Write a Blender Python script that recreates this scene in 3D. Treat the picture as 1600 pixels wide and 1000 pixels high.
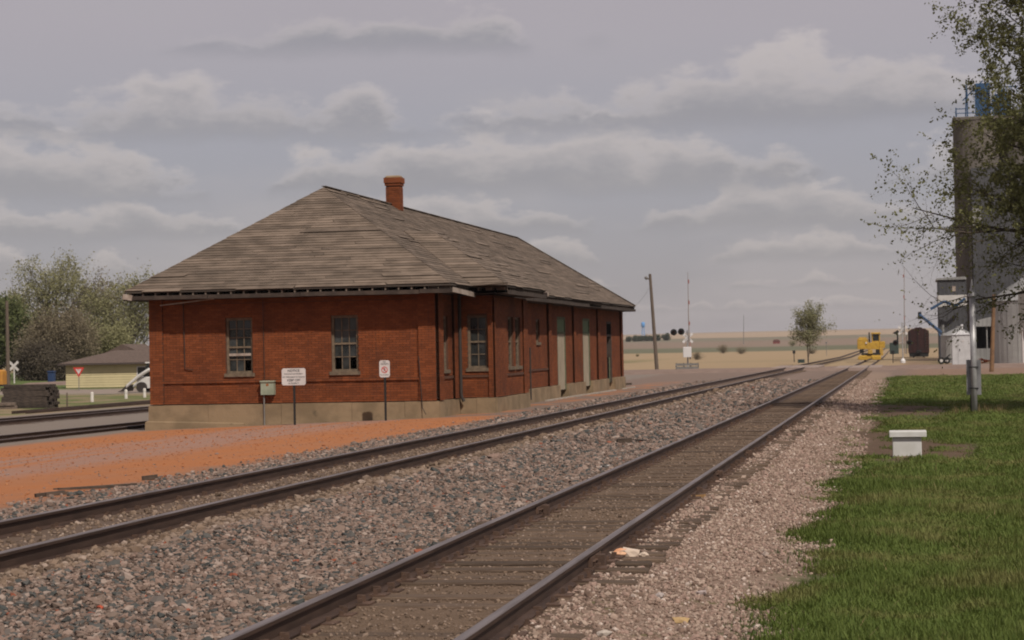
import bpy, math, random
import numpy as np
from mathutils import Vector, Matrix

random.seed(7); rng = np.random.default_rng(11)
SC = bpy.context.scene; COL = SC.collection
for _o in list(bpy.data.objects): bpy.data.objects.remove(_o)

# ------------------------------------------------------------------ camera
EYE = np.array([0., 0., 1.82])
FPX, TH, PITCH, ROLL = 3200., math.radians(10.75), math.atan(42.6/3200), 0.02
FW = np.array([-math.sin(TH)*math.cos(PITCH), math.cos(TH)*math.cos(PITCH), math.sin(PITCH)])
_r = np.array([math.cos(TH), math.sin(TH), 0.]); _u = np.cross(_r, FW)
RT = _r*math.cos(ROLL)-_u*math.sin(ROLL); UP = _u*math.cos(ROLL)+_r*math.sin(ROLL)
cam = bpy.data.cameras.new('camera'); camo = bpy.data.objects.new('camera', cam); COL.objects.link(camo)
cam.sensor_width = 36; cam.sensor_fit = 'HORIZONTAL'; cam.lens = 36*FPX/1600
cam.clip_start = .5; cam.clip_end = 40000
camo.matrix_world = Matrix(((RT[0],UP[0],-FW[0],EYE[0]),(RT[1],UP[1],-FW[1],EYE[1]),(RT[2],UP[2],-FW[2],EYE[2]),(0,0,0,1)))
cam.dof.use_dof = True; cam.dof.focus_distance = 24; cam.dof.aperture_fstop = 5.6
SC.camera = camo
def ray(x, y):
    d = FW*FPX+RT*(x-800)-UP*(y-500); return d
def at(x, y, Y):
    d = ray(x, y); return EYE+d*(Y/d[1])
def proj(p):
    q = np.asarray(p)-EYE; d = q@FW
    return 800+FPX*(q@RT)/d, 500-FPX*(q@UP)/d, d

# ------------------------------------------------------------------ light
SUN_EL, SUN_AZ = math.radians(49), math.radians(142)      # azimuth clockwise from +Y
sunv = Vector((math.sin(SUN_AZ)*math.cos(SUN_EL), math.cos(SUN_AZ)*math.cos(SUN_EL), math.sin(SUN_EL)))
sl = bpy.data.lights.new('sun', 'SUN'); sl.energy = 4.2; sl.angle = math.radians(1.0); sl.color = (1, .93, .83)
so = bpy.data.objects.new('sun', sl); COL.objects.link(so); so.rotation_euler = sunv.to_track_quat('Z', 'Y').to_euler()
so.location = (20, -20, 40)
w = bpy.data.worlds.new('World'); SC.world = w; w.use_nodes = True
nt = w.node_tree; nt.nodes.clear()
class NB:
    """tiny node-expression helper"""
    def __init__(s, t): s.t = t
    def n(s, ty, **k):
        o = s.t.nodes.new(ty)
        for a, b in k.items(): setattr(o, a, b)
        return o
    def put(s, sock, v):
        if isinstance(v, bpy.types.NodeSocket): s.t.links.new(v, sock)
        else: sock.default_value = v
    def m(s, op, a, b=0., c=0., clamp=False):
        o = s.n('ShaderNodeMath', operation=op, use_clamp=clamp)
        for i, v in enumerate((a, b, c)): s.put(o.inputs[i], v)
        return o.outputs[0]
    def vm(s, op, a, b=(0, 0, 0)):
        o = s.n('ShaderNodeVectorMath', operation=op); s.put(o.inputs[0], a); s.put(o.inputs[1], b); return o.outputs[0]
    def ss(s, e0, e1, x):
        o = s.n('ShaderNodeMapRange', interpolation_type='SMOOTHSTEP'); s.put(o.inputs[0], x)
        if e0 <= e1: a = (e0, e1, 0., 1.)
        else: a = (e1, e0, 1., 0.)
        for i, v in enumerate(a): o.inputs[i+1].default_value = v
        return o.outputs[0]
    def band(s, a, b, x, soft):
        return s.m('MULTIPLY', s.ss(a-soft, a+soft, x), s.ss(b+soft, b-soft, x))
    def mix(s, f, a, b, mode='MIX'):
        o = s.n('ShaderNodeMix', data_type='RGBA', blend_type=mode); s.put(o.inputs[0], f)
        for i, v in ((6, a), (7, b)): s.put(o.inputs[i], (*v, 1) if isinstance(v, tuple) and len(v) == 3 else v)
        return o.outputs[2]
    def noise(s, vec, scale, detail=4., rough=.55, dist=0.):
        o = s.n('ShaderNodeTexNoise'); s.put(o.inputs['Vector'], vec); o.inputs['Scale'].default_value = scale
        o.inputs['Detail'].default_value = detail; o.inputs['Roughness'].default_value = rough; o.inputs['Distortion'].default_value = dist
        return o.outputs[0]
    def ramp(s, f, stops):
        o = s.n('ShaderNodeValToRGB'); s.put(o.inputs[0], f); e = o.color_ramp.elements
        while len(e) < len(stops): e.new(.5)
        for i, (p, c) in enumerate(stops): e[i].position = p; e[i].color = (*c, 1)
        return o.outputs[0]
    def sep(s, v):
        o = s.n('ShaderNodeSeparateXYZ'); s.put(o.inputs[0], v); return o.outputs
    def comb(s, x, y, z):
        o = s.n('ShaderNodeCombineXYZ')
        for i, v in enumerate((x, y, z)): s.put(o.inputs[i], v)
        return o.outputs[0]
b = NB(nt)
sky = b.n('ShaderNodeTexSky', sky_type='NISHITA', sun_disc=False); sky.sun_elevation = SUN_EL; sky.sun_rotation = SUN_AZ
sky.air_density = 1.3; sky.dust_density = .6; sky.ozone_density = 4.; sky.altitude = 600
dirv = b.n('ShaderNodeTexCoord').outputs['Generated']
dx, dy, dz = b.sep(dirv)
# rows of flat-based cumulus, closer together toward the horizon, under a thin high veil
hl_ = b.m('SQRT', b.m('ADD', b.m('MULTIPLY', dx, dx), b.m('MULTIPLY', dy, dy)))
ux, uy = b.m('DIVIDE', dx, b.m('MAXIMUM', hl_, .02)), b.m('DIVIDE', dy, b.m('MAXIMUM', hl_, .02))
bg1 = b.n('ShaderNodeBackground'); nt.links.new(sky.outputs[0], bg1.inputs[0]); bg1.inputs[1].default_value = .075
vn = b.noise(b.comb(dx, dy, b.m('MULTIPLY', dz, 3.)), 5., 4.)
base = b.mix(b.ss(.0, .11, dz), (.298, .282, .302), (.335, .328, .362))
base = b.mix(b.m('MULTIPLY', b.ss(.09, .17, dz), .9), base, b.mix(vn, (.385, .35, .365), (.435, .393, .405)))
base = b.mix(b.m('MULTIPLY', b.ss(.48, .62, vn), .5), base, (.395, .368, .378))
for k_, (e_, h_, fr, th_) in enumerate(((.016, .006, 34., .40), (.027, .008, 27., .38), (.040, .012, 21., .38), (.056, .018, 16., .36), (.077, .027, 12., .36), (.106, .030, 10., .39), (.146, .026, 9., .50), (.22, .035, 7., .52), (.34, .06, 5., .52))):
    t_ = b.noise(b.comb(b.m('MULTIPLY', ux, fr), b.m('MULTIPLY', uy, fr), 3.7*k_+.5), .62, 3., .5)
    pf = b.m('SUBTRACT', b.noise(b.comb(b.m('MULTIPLY', dx, fr), b.m('MULTIPLY', dy, fr), b.m('ADD', b.m('MULTIPLY', dz, fr*2.1), 5.1*k_)), 2.3, 8., .62), .5)
    T_ = b.m('MULTIPLY', b.ss(th_, th_+.26, t_), 1.15)
    hh = b.m('DIVIDE', b.m('SUBTRACT', dz, e_), h_)
    x_ = b.m('SUBTRACT', T_, b.m('ADD', hh, b.m('MULTIPLY', pf, 2.3)))
    bot = b.ss(-.30, .22, b.m('ADD', hh, b.m('MULTIPLY', pf, .55)))
    m_ = b.m('MULTIPLY', b.m('MULTIPLY', b.ss(-.10, .42, x_), bot), b.ss(.02, .2, T_))
    far_ = min(1., e_/.075)
    v_ = b.m('DIVIDE', b.m('ADD', hh, b.m('MULTIPLY', pf, 1.5)), b.m('MAXIMUM', T_, .25))
    c_ = b.ramp(b.ss(-.25, 1.15, v_), [(0., (.280, .266, .284)), (.3, (.318, .300, .312)), (.6, (.41, .378, .376)), (.82, (.50, .455, .437)), (1., (.56, .508, .482))])
    base = b.mix(b.m('MULTIPLY', m_, .40+.58*far_), base, c_)
base = b.mix(1., base, (1.0, .965, .975), 'MULTIPLY')
bg2 = b.n('ShaderNodeBackground'); nt.links.new(base, bg2.inputs[0]); bg2.inputs[1].default_value = 1.08
mx = b.n('ShaderNodeMixShader'); mx.inputs[0].default_value = .87; nt.links.new(bg1.outputs[0], mx.inputs[1]); nt.links.new(bg2.outputs[0], mx.inputs[2])
wo = b.n('ShaderNodeOutputWorld'); nt.links.new(mx.outputs[0], wo.inputs[0])
vs = SC.view_settings; vs.view_transform = 'Standard'; vs.look = 'None'; vs.exposure = 0; vs.gamma = 1; vs.use_curve_mapping = False
SC.render.engine = 'CYCLES'; SC.cycles.use_denoising = True; SC.cycles.filter_width = 1.9
SC.cycles.max_bounces = 6; SC.cycles.transparent_max_bounces = 8

# ------------------------------------------------------------------ materials
MATS = {}
def mat(name, col, col2=None, scale=6., rough=.85, bump=0., bscale=None, metal=0., detail=5., stretch=(1, 1, 1), jitter=0., spec=.3, attr=None, ramp=(.35, .65), world=False, post=None):
    if name in MATS: return MATS[name]
    m = bpy.data.materials.new(name); m.use_nodes = True; t = m.node_tree; n = NB(t)
    bs = t.nodes['Principled BSDF']; bs.inputs['Roughness'].default_value = rough; bs.inputs['Metallic'].default_value = metal
    bs.inputs['Specular IOR Level'].default_value = spec
    co = n.n('ShaderNodeNewGeometry').outputs['Position'] if world else n.n('ShaderNodeTexCoord').outputs['Object']
    co = n.vm('MULTIPLY', co, stretch)
    c = (*col, 1)
    if col2:
        f = n.ss(ramp[0], ramp[1], n.noise(co, scale, detail)); c = n.mix(f, col, col2)
    if jitter:
        if attr: r = n.n('ShaderNodeAttribute', attribute_name=attr).outputs['Fac']
        else: r = n.n('ShaderNodeObjectInfo').outputs['Random']
        hs = n.n('ShaderNodeHueSaturation'); n.put(hs.inputs['Value'], n.m('ADD', n.m('MULTIPLY', r, 2*jitter), 1-jitter)); n.put(hs.inputs['Color'], c)
        c = hs.outputs[0]
    if post: c = post(n, co, c)
    n.put(bs.inputs['Base Color'], c)
    if bump:
        bp = n.n('ShaderNodeBump'); bp.inputs['Strength'].default_value = bump; bp.inputs['Distance'].default_value = .02
        n.put(bp.inputs['Height'], n.noise(co, bscale or scale*4, 6.)); t.links.new(bp.outputs[0], bs.inputs['Normal'])
    MATS[name] = m; return m

# ------------------------------------------------------------------ object helpers
def wloc(o):
    v = Vector((0, 0, 0))
    while o is not None: v = v+o.location; o = o.parent
    return v
def tag(o, label=None, cat=None, group=None, kind=None):
    if label: o['label'] = label
    if cat: o['category'] = cat
    if group: o['group'] = group
    if kind: o['kind'] = kind
    return o
def thing(name, label, cat, loc, group=None):
    o = bpy.data.objects.new(name, None); COL.objects.link(o); o.location = Vector(loc); o.empty_display_size = .2
    return tag(o, label, cat, group)
def link(name, me, m, parent=None, loc=None):
    o = bpy.data.objects.new(name, me); COL.objects.link(o)
    if m is not None and not me.materials: me.materials.append(m)
    if parent is not None: o.parent = parent; o.location = Vector(loc)-wloc(parent) if loc is not None else Vector((0, 0, 0))
    elif loc is not None: o.location = Vector(loc)
    return o
def ortho(d):
    d = d/np.linalg.norm(d); a = np.array([0, 0, 1.]) if abs(d[2]) < .9 else np.array([1., 0, 0])
    x = np.cross(a, d); x /= np.linalg.norm(x); return x, np.cross(d, x)
class MB:
    def __init__(s, loc=(0, 0, 0), rz=0.):
        s.v = []; s.f = []; s.loc = np.array(loc, float); s.c, s.s = math.cos(rz), math.sin(rz); s.tone = []
    def T(s, P):
        P = np.asarray(P, float); Q = P.copy(); Q[:, 0] = P[:, 0]*s.c-P[:, 1]*s.s; Q[:, 1] = P[:, 0]*s.s+P[:, 1]*s.c
        return Q+s.loc
    def add(s, P, F, tone=None):
        k = len(s.v); s.v.extend(map(tuple, s.T(P))); s.f.extend([tuple(i+k for i in f) for f in F])
        if tone is not None: s.tone.extend([tone]*len(F))
        return s
    HEX = [(0, 3, 2, 1), (4, 5, 6, 7), (0, 1, 5, 4), (1, 2, 6, 5), (2, 3, 7, 6), (3, 0, 4, 7)]
    def hexa(s, P, tone=None): return s.add(P, MB.HEX, tone)
    def box(s, a, c, tone=None):
        (x0, y0, z0), (x1, y1, z1) = a, c
        return s.hexa([(x0, y0, z0), (x1, y0, z0), (x1, y1, z0), (x0, y1, z0), (x0, y0, z1), (x1, y0, z1), (x1, y1, z1), (x0, y1, z1)], tone)
    def bev(s, a, c, r=.02):
        """box with chamfered vertical and top edges"""
        (x0, y0, z0), (x1, y1, z1) = a, c
        def ring(x0, y0, x1, y1, z): return [(x0+r, y0, z), (x1-r, y0, z), (x1, y0+r, z), (x1, y1-r, z), (x1-r, y1, z), (x0+r, y1, z), (x0, y1-r, z), (x0, y0+r, z)]
        P = ring(x0, y0, x1, y1, z0)+ring(x0, y0, x1, y1, z1-r)+ring(x0+r, y0+r, x1-r, y1-r, z1)
        F = [tuple(range(7, -1, -1)), tuple(range(16, 24))]
        for k in (0, 8):
            for i in range(8): F.append((k+i, k+(i+1) % 8, k+8+(i+1) % 8, k+8+i))
        return s.add(P, F)
    def tube(s, pts, rad, n=8, cap=True):
        pts = [np.array(p, float) for p in pts]; m = len(pts)
        rad = [rad]*m if np.isscalar(rad) else rad; P = []
        d0 = pts[-1]-pts[0] if np.linalg.norm(pts[-1]-pts[0]) > 1e-6 else pts[1]-pts[0]
        for i, p in enumerate(pts):
            d = pts[min(i+1, m-1)]-pts[max(i-1, 0)]; x, y = ortho(d)
            for k in range(n):
                a = 2*math.pi*k/n; P.append(p+rad[i]*(x*math.cos(a)+y*math.sin(a)))
        F = [(i*n+k, i*n+(k+1) % n, (i+1)*n+(k+1) % n, (i+1)*n+k) for i in range(m-1) for k in range(n)]
        if cap: F += [tuple(range(n-1, -1, -1)), tuple((m-1)*n+k for k in range(n))]
        return s.add(P, F)
    def bar(s, p, q, wd, ht, up=(0, 0, 1)):
        """square-section bar from p to q"""
        p, q = np.array(p, float), np.array(q, float); d = q-p; d /= np.linalg.norm(d)
        x = np.cross(d, up)
        if np.linalg.norm(x) < 1e-5: x = np.cross(d, (0, 1, 0))
        x = x/np.linalg.norm(x)*wd/2; y = np.cross(x, d); y = y/np.linalg.norm(y)*ht/2
        return s.hexa([p-x-y, p+x-y, q+x-y, q-x-y, p-x+y, p+x+y, q+x+y, q-x+y])
    def lathe(s, prof, n=16, c=(0, 0, 0)):
        P = [(c[0]+r*math.cos(2*math.pi*k/n), c[1]+r*math.sin(2*math.pi*k/n), c[2]+z) for r, z in prof for k in range(n)]
        m = len(prof)
        F = [(i*n+k, i*n+(k+1) % n, (i+1)*n+(k+1) % n, (i+1)*n+k) for i in range(m-1) for k in range(n)]
        F += [tuple(range(n-1, -1, -1)), tuple((m-1)*n+k for k in range(n))]
        return s.add(P, F)
    def disc(s, c, nrm, r, th, n=16):
        c = np.array(c, float); d = np.array(nrm, float); d /= np.linalg.norm(d)
        return s.tube([c-d*th/2, c+d*th/2], r, n)
    def prism(s, poly, vec):
        n = len(poly); P = [np.array(p, float) for p in poly]; P += [p+np.array(vec, float) for p in P]
        F = [tuple(range(n-1, -1, -1)), tuple(range(n, 2*n))]+[(i, (i+1) % n, n+(i+1) % n, n+i) for i in range(n)]
        return s.add(P, F)
    def mesh(s, name, org=(0, 0, 0), smooth=False):
        me = bpy.data.meshes.new(name); V = np.array(s.v)-np.array(org); me.from_pydata(V.tolist(), [], s.f)
        if s.tone:
            a = me.attributes.new('tone', 'FLOAT', 'FACE'); a.data.foreach_set('value', np.array(s.tone, np.float32))
        if smooth: me.polygons.foreach_set('use_smooth', [True]*len(me.polygons))
        return me
    def build(s, name, m, parent=None, smooth=False, kind=None, label=None, cat=None, group=None, org=None):
        if org is None: org = tuple(wloc(parent)) if parent is not None else s.v[0]
        o = link(name, s.mesh(name, org, smooth), m, parent, org)
        return tag(o, label, cat, group, kind)
def textmesh(body, size, origin, udir, vdir, ndir, m, parent, name='lettering', align='CENTER', bold=0.):
    cu = bpy.data.curves.new('text', 'FONT'); cu.body = body; cu.size = size; cu.align_x = align; cu.align_y = 'CENTER'; cu.offset = bold
    o = bpy.data.objects.new('text', cu); COL.objects.link(o)
    me = bpy.data.meshes.new_from_object(o.evaluated_get(bpy.context.evaluated_depsgraph_get()))
    bpy.data.objects.remove(o); bpy.data.curves.remove(cu)
    u, v, nn = Vector(udir), Vector(vdir), Vector(ndir)
    me.transform(Matrix(((u.x, v.x, nn.x, 0), (u.y, v.y, nn.y, 0), (u.z, v.z, nn.z, 0), (0, 0, 0, 1))))
    me.materials.clear()
    return link(name, me, m, parent, origin)

# ------------------------------------------------------------------ terrain
BY = [-300, 20, 180, 320, 600, 700, 1500, 2500, 4000, 6000, 9000]
BZ = [0, 0, -.40, -.75, -.35, .0, 5.0, 12.5, 19, 21, 21]
CX = [-300, -60, -45, -37, -30, -24, -14, -11.3, -10.4, -7.1, -6.3, -5.1, -4.7, -2.5, -1.5, 10, 300]
CZ = [-.6, -.6, -.72, -.72, -.66, -.5, -.2, -.13, -.085, -.085, -.215, -.215, -.18, -.18, -.26, -.25, -.25]
def bz(y): return np.interp(y, BY, BZ)
def smooth(a, c, x): t = np.clip((x-a)/(c-a), 0, 1); return t*t*(3-2*t)
def gz(x, y):
    x = np.asarray(x, float); y = np.asarray(y, float)
    t = smooth(135, 178, y); z = np.interp(x, CX, CZ)*(1-t)+(-.2)*t
    hl = smooth(900, 3000, y)*(np.sin(x*.0021+1.3)*1.6+np.sin(x*.0057+y*.0011)*1.2+np.sin(x*.0009+.6)*2.2)
    nr_ = (y < 130)*(np.abs(x+3.5) > .9)*(np.abs(x+8.64) > .9)*(x > -13)
    return bz(y)+z+hl+nr_*(np.sin(x*1.7+y*.31)*np.sin(y*.83-x*.4)*.018+np.sin(x*3.9-y*1.3)*.008)
def onG(x, y, guess=100.):
    """ground point seen at photo position x, y (for setting things on the ground)"""
    d = ray(x, y); Y = guess
    for _ in range(60):
        z = float(gz(d[0]/d[1]*Y, Y))-EYE[2]; Y = .5*Y+.5*z*d[1]/d[2]
    return EYE+d*(Y/d[1])
def gp(x, y, dz=0.): return np.array([x, y, float(gz(x, y))+dz])
# ------------------------------------------------------------------ ground sheet
gx = np.unique(np.concatenate([np.linspace(-14, 4, 91), np.linspace(-40, -14, 60), np.linspace(4, 40, 40), np.geomspace(40, 9000, 40), -np.geomspace(40, 9000, 40)]))
gy = np.unique(np.concatenate([[-300, -120, -60, -30, -10], np.linspace(0, 130, 180), np.linspace(130, 240, 60), np.geomspace(240, 12000, 90)]))
GX, GY = np.meshgrid(gx, gy)
GZ = gz(GX, GY)
wob = np.sin(GX*1.7+GY*.31)*np.sin(GY*.83-GX*.4)*.018+np.sin(GX*3.9-GY*1.3)*.008
near = (GY < 130)*(np.abs(GX+3.5) > .9)*(np.abs(GX+8.64) > .9)*(GX > -13)
me = bpy.data.meshes.new('ground')
nx, ny = len(gx), len(gy)
idx = np.arange(nx*ny).reshape(ny, nx)
q = np.stack([idx[:-1, :-1], idx[:-1, 1:], idx[1:, 1:], idx[1:, :-1]], -1).reshape(-1, 4)
me.from_pydata(np.stack([GX, GY, GZ], -1).reshape(-1, 3).tolist(), [], q.tolist())
me.polygons.foreach_set('use_smooth', [True]*len(me.polygons))
def ground_mat():
    m = bpy.data.materials.new('ground'); m.use_nodes = True; t = m.node_tree; n = NB(t); bs = t.nodes['Principled BSDF']
    bs.inputs['Roughness'].default_value = .95; bs.inputs['Specular IOR Level'].default_value = .15
    P = n.n('ShaderNodeNewGeometry').outputs['Position']
    X0, Y0, Z0 = n.sep(P)
    n1 = n.noise(P, .45, 5.); n2 = n.noise(P, 2.6, 5.); n3 = n.noise(P, 14., 6., .65); n4 = n.noise(P, 55., 4., .7); nb = n.noise(P, .006, 4.); nst = n.noise(n.vm('MULTIPLY', P, (2.2, .09, 1)), 1., 5.)
    X = n.m('ADD', X0, n.m('MULTIPLY', n.m('SUBTRACT', n2, .5), 1.3)); X = n.m('ADD', X, n.m('MULTIPLY', n.m('SUBTRACT', n1, .5), 1.6))
    Y = n.m('ADD', Y0, n.m('MULTIPLY', n.m('SUBTRACT', n1, .5), 12.))
    Yf = n.m('ADD', Y0, n.m('MULTIPLY', n.m('SUBTRACT', nb, .5), n.m('MULTIPLY', Y0, .22)))
    # far fields by distance
    tan = n.mix(n1, (.265, .19, .112), (.30, .222, .138)); tan = n.mix(n.ss(.5, .7, nb), tan, (.22, .17, .10))
    c = tan
    c = n.mix(n.ss(520, 600, Yf), c, (.115, .112, .07))
    c = n.mix(n.ss(720, 800, Yf), c, n.mix(nb, (.21, .15, .115), (.17, .135, .10)))
    c = n.mix(n.ss(1150, 1250, Yf), c, (.16, .14, .10))
    c = n.mix(n.ss(1500, 1600, Yf), c, (.30, .225, .16))
    c = n.mix(n.ss(2100, 2300, Yf), c, n.mix(n.noise(n.vm('MULTIPLY', P, (1, .35, 1)), .009, 5.), (.30, .23, .17), (.22, .18, .14)))
    c = n.mix(n.m('MULTIPLY', n.ss(3000, 4000, Yf), n.ss(.45, .6, nb)), c, (.14, .13, .12))
    # left yard, lawns near the house
    lawn = n.mix(n1, (.06, .10, .025), (.11, .12, .04))
    left = n.ss(-38, -43, X0)
    c = n.mix(n.m('MULTIPLY', left, n.ss(400, 300, Y0)), c, n.mix(n.ss(.42, .6, n1), (.21, .16, .095), lawn))
    c = n.mix(n.m('MULTIPLY', n.ss(-55, -65, X0), n.band(135, 330, Y0, 8)), c, lawn)
    c = n.mix(n.m('MULTIPLY', n.ss(-40, -44, X0), n.band(138, 152, Y, 3)), c, (.23, .185, .155))
    # gravel yard in general
    grav = n.mix(n3, (.135, .096, .078), (.20, .147, .12)); grav = n.mix(n.ss(.55, .75, n4), grav, (.25, .19, .16))
    siding = n.mix(nst, (.165, .135, .112), (.21, .172, .145)); siding = n.mix(n.m('MULTIPLY', n4, .5), siding, (.17, .14, .12))
    c = n.mix(n.m('MULTIPLY', n.band(-40.5, -10, X, .8), n.ss(205, 190, Y)), c, siding)
    c = n.mix(n.m('MULTIPLY', n.band(-19, 60, X, 1), n.ss(205, 192, Y)), c, grav)
    # pinkish verge and worn tie zone of the near track
    verge = n.mix(n3, (.17, .115, .086), (.28, .205, .16)); verge = n.mix(n.ss(.56, .7, n2), verge, (.13, .11, .055))
    c = n.mix(n.m('MULTIPLY', n.band(-2.7, -.9, X, .25), n.ss(170, 140, Y0)), c, verge)
    worn = n.mix(n2, (.098, .064, .041), (.14, .095, .064)); worn = n.mix(n.ss(.45, .7, n4), worn, (.20, .142, .105))
    c = n.mix(n.m('MULTIPLY', n.band(-4.5, -2.55, X0, .12), n.ss(170, 150, Y0)), c, worn)
    oil = n.m('MULTIPLY', n.band(-10.1, -7.2, X0, .25), n.ss(170, 150, Y0))
    c = n.mix(n.m('MULTIPLY', oil, .8), c, n.mix(n3, (.085, .058, .042), (.14, .098, .072)))
    c = n.mix(n.m('MULTIPLY', n.m('MULTIPLY', n.band(-7.4, -4.4, X0, .15), n.ss(80, 50, Y0)), .75), c, (.06, .046, .038))  # bed painted darker so the gaps between loose stones look shaded
    # scoria yard in front of the depot
    sco = n.mix(n2, (.315, .118, .045), (.37, .15, .063)); sco = n.mix(n.m('MULTIPLY', n.ss(.42, .62, n1), .22), sco, (.25, .15, .105)); sco = n.mix(n.m('MULTIPLY', n.ss(.6, .75, n4), .5), sco, (.23, .11, .065))
    lane = n.m('MULTIPLY', n.band(-19.5, -15.3, X, .9), n.ss(.33, .5, nst)); sco = n.mix(n.m('MULTIPLY', lane, .62), sco, n.mix(n3, (.22, .155, .135), (.29, .21, .185)))
    scm = n.m('MULTIPLY', n.band(-23.6, -11.5, X, .8), n.ss(62.4, 60.6, Y0))
    scm2 = n.m('MULTIPLY', n.m('MULTIPLY', n.band(-14.6, -12.2, X, .5), n.ss(130, 112, Y0)), n.ss(.47, .58, n1))
    c = n.mix(n.m('MAXIMUM', scm, n.m('MULTIPLY', scm2, .9)), c, sco)
    # lawn soil on the right
    soil = n.mix(n2, (.075, .048, .031), (.125, .084, .057)); green = n.mix(n2, (.045, .065, .016), (.07, .09, .026))
    gl = n.m('MULTIPLY', n.ss(-1.25, -.75, X), n.ss(136, 128, Y))
    def blob(cx, cy, rx, ry): return n.m('POWER', 2.718, n.m('MULTIPLY', n.m('ADD', n.m('POWER', n.m('ABSOLUTE', n.m('DIVIDE', n.m('SUBTRACT', X0, cx), rx)), 2.), n.m('POWER', n.m('ABSOLUTE', n.m('DIVIDE', n.m('SUBTRACT', Y0, cy), ry)), 2.)), -1.))
    patch = n.m('MAXIMUM', blob(.1, 40.5, 1.45, 5.2), n.m('MAXIMUM', blob(-.05, 64, 1.45, 6.5), blob(-.75, 47, .5, 11)))
    patch = n.ss(.3, .6, n.m('ADD', patch, n.m('MULTIPLY', n.m('SUBTRACT', n2, .5), .5)))
    c = n.mix(gl, c, n.mix(patch, n.mix(n.ss(.30, .44, n1), soil, green), soil))
    # approach road on the right: reddish dirt
    c = n.mix(n.m('MULTIPLY', n.m('MULTIPLY', n.ss(-.5, 1.5, X), n.ss(128, 136, Y)), n.ss(245, 225, Y)), c, n.mix(n3, (.17, .108, .076), (.225, .15, .11)))
    c = n.mix(n.m('MULTIPLY', n.m('MULTIPLY', n.ss(0, 3, X), n.ss(180, 205, Y)), n.ss(330, 300, Y0)), c, n.mix(n.ss(.45, .62, n1), (.24, .16, .11), (.13, .12, .05)))
    n.put(bs.inputs['Base Color'], c)
    bp = n.n('ShaderNodeBump'); bp.inputs['Strength'].default_value = .9; bp.inputs['Distance'].default_value = .035
    n.put(bp.inputs['Height'], n.m('ADD', n.noise(P, 22., 5., .7), n.m('MULTIPLY', n2, 1.5))); t.links.new(bp.outputs[0], bs.inputs['Normal'])
    return m
ground = link('ground', me, ground_mat()); ground['kind'] = 'structure'

# ------------------------------------------------------------------ railway tracks
m_rail = mat('rail_steel_rust', (.048, .029, .022), (.075, .046, .034), 3, .62, metal=.35, bump=.25, bscale=40, stretch=(4, .6, 4))
m_railtop = mat('rail_running_surface', (.22, .185, .178), (.14, .115, .108), 2, .45, metal=.6, stretch=(10, .4, 4))
m_tie = mat('tie_wood', (.068, .044, .03), (.115, .079, .055), 3, .95, bump=.8, bscale=12, stretch=(1, 9, 6), jitter=.3)
m_plate = mat('tie_plate_rust', (.06, .036, .026), (.10, .058, .04), 9, .8)
def rail_mesh(b_, X, zt, ys, hgt=.17):
    h = hgt
    prof = [(-.07, -h), (.07, -h), (.07, -h+.012), (.012, -h+.035), (.010, -.048), (.036, -.036), (.037, -.008), (.028, 0), (-.028, 0), (-.037, -.008), (-.036, -.036), (-.010, -.048), (-.012, -h+.035), (-.07, -h+.012)]
    n = len(prof); P = []; F = []
    for y in ys:
        for (px, pz) in prof: P.append((X+px, y, zt+bz(y)+pz))
    for i in range(len(ys)-1):
        for k in range(n): F.append((i*n+k, i*n+(k+1) % n, (i+1)*n+(k+1) % n, (i+1)*n+k))
    F.append(tuple(range(n))); F.append(tuple((len(ys)-1)*n+k for k in range(n-1, -1, -1)))
    b_.add(P, F)
def track(Xc, zt, ys, tie_rng, label, tie_z=-.172, hgt=.17, ties=True, seed=1, spacing=.5, plates=True):
    R = random.Random(seed); base = (Xc, ys[0], zt+float(bz(ys[0]))-hgt)
    T = thing('railway_track', label, 'railway track', base)
    for s in (-1, 1):
        m_ = MB(); rail_mesh(m_, Xc+s*.7525, zt, ys, hgt)
        r = m_.build('rail', m_rail, T)
        r.data.materials.append(m_railtop)
        for p in r.data.polygons:
            if p.index < 14*(len(ys)-1) and p.index % 14 in (6, 7, 8): p.material_index = 1
    if not ties: return T
    tm = MB(); tm.bev((-1.28, -.115, -.16), (1.28, .115, 0), .012); tme = tm.mesh('tie')
    far = MB(); y = tie_rng[0]; cnt = 0; pl = MB()
    while y < tie_rng[1]:
        dx = R.uniform(-.05, .05); dz = R.uniform(-.022, .012); yy = y+R.uniform(-.03, .03); z = zt+float(bz(yy))+tie_z+dz+(.17-hgt)
        if cnt < 300:
            o = link('tie', tme, m_tie, T, (Xc+dx, yy, z)); o.rotation_euler = (0, 0, R.uniform(-.02, .02)); cnt += 1
        else: far.box((Xc-1.28+dx, yy-.11, z-.15), (Xc+1.28+dx, yy+.11, z))
        if plates and yy < 70:
            for s in (-1, 1):
                xr = Xc+s*.7525
                pl.box((xr-.17, yy-.095, z-.004), (xr+.17, yy+.095, z+.014+R.uniform(0, .004)))
                for q in (-1, 1):
                    for e in (-.055, .055):
                        if R.random() < .8: pl.box((xr+q*.085-.016, yy+e-.012, z), (xr+q*.085+.016, yy+e+.012, z+.045+R.uniform(0, .02)))
                    if R.random() < .35: pl.box((xr+q*.045-.03, yy+.13-.02, z+.004), (xr+q*.045+.03, yy+.13+.02, z+.06))
        y += spacing
    if far.v: tag(far.build('ties_beyond', m_tie, T), kind='stuff')
    if pl.v: tag(pl.build('plates_and_spikes', m_plate, T), kind='stuff')
    return T
YS = [-12, 5, 20, 60, 100, 140, 180, 320, 450, 600]
tr_near = track(-3.52, 0., YS, (8, 158), 'nearest railway track, rusty rails on buried ties beside the grass', tie_z=-.164, seed=2)
tr_far = track(-8.64, .095, YS, (12, 162), 'main railway track between the depot and the nearest track', tie_z=-.178, hgt=.185, seed=3)
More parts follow.
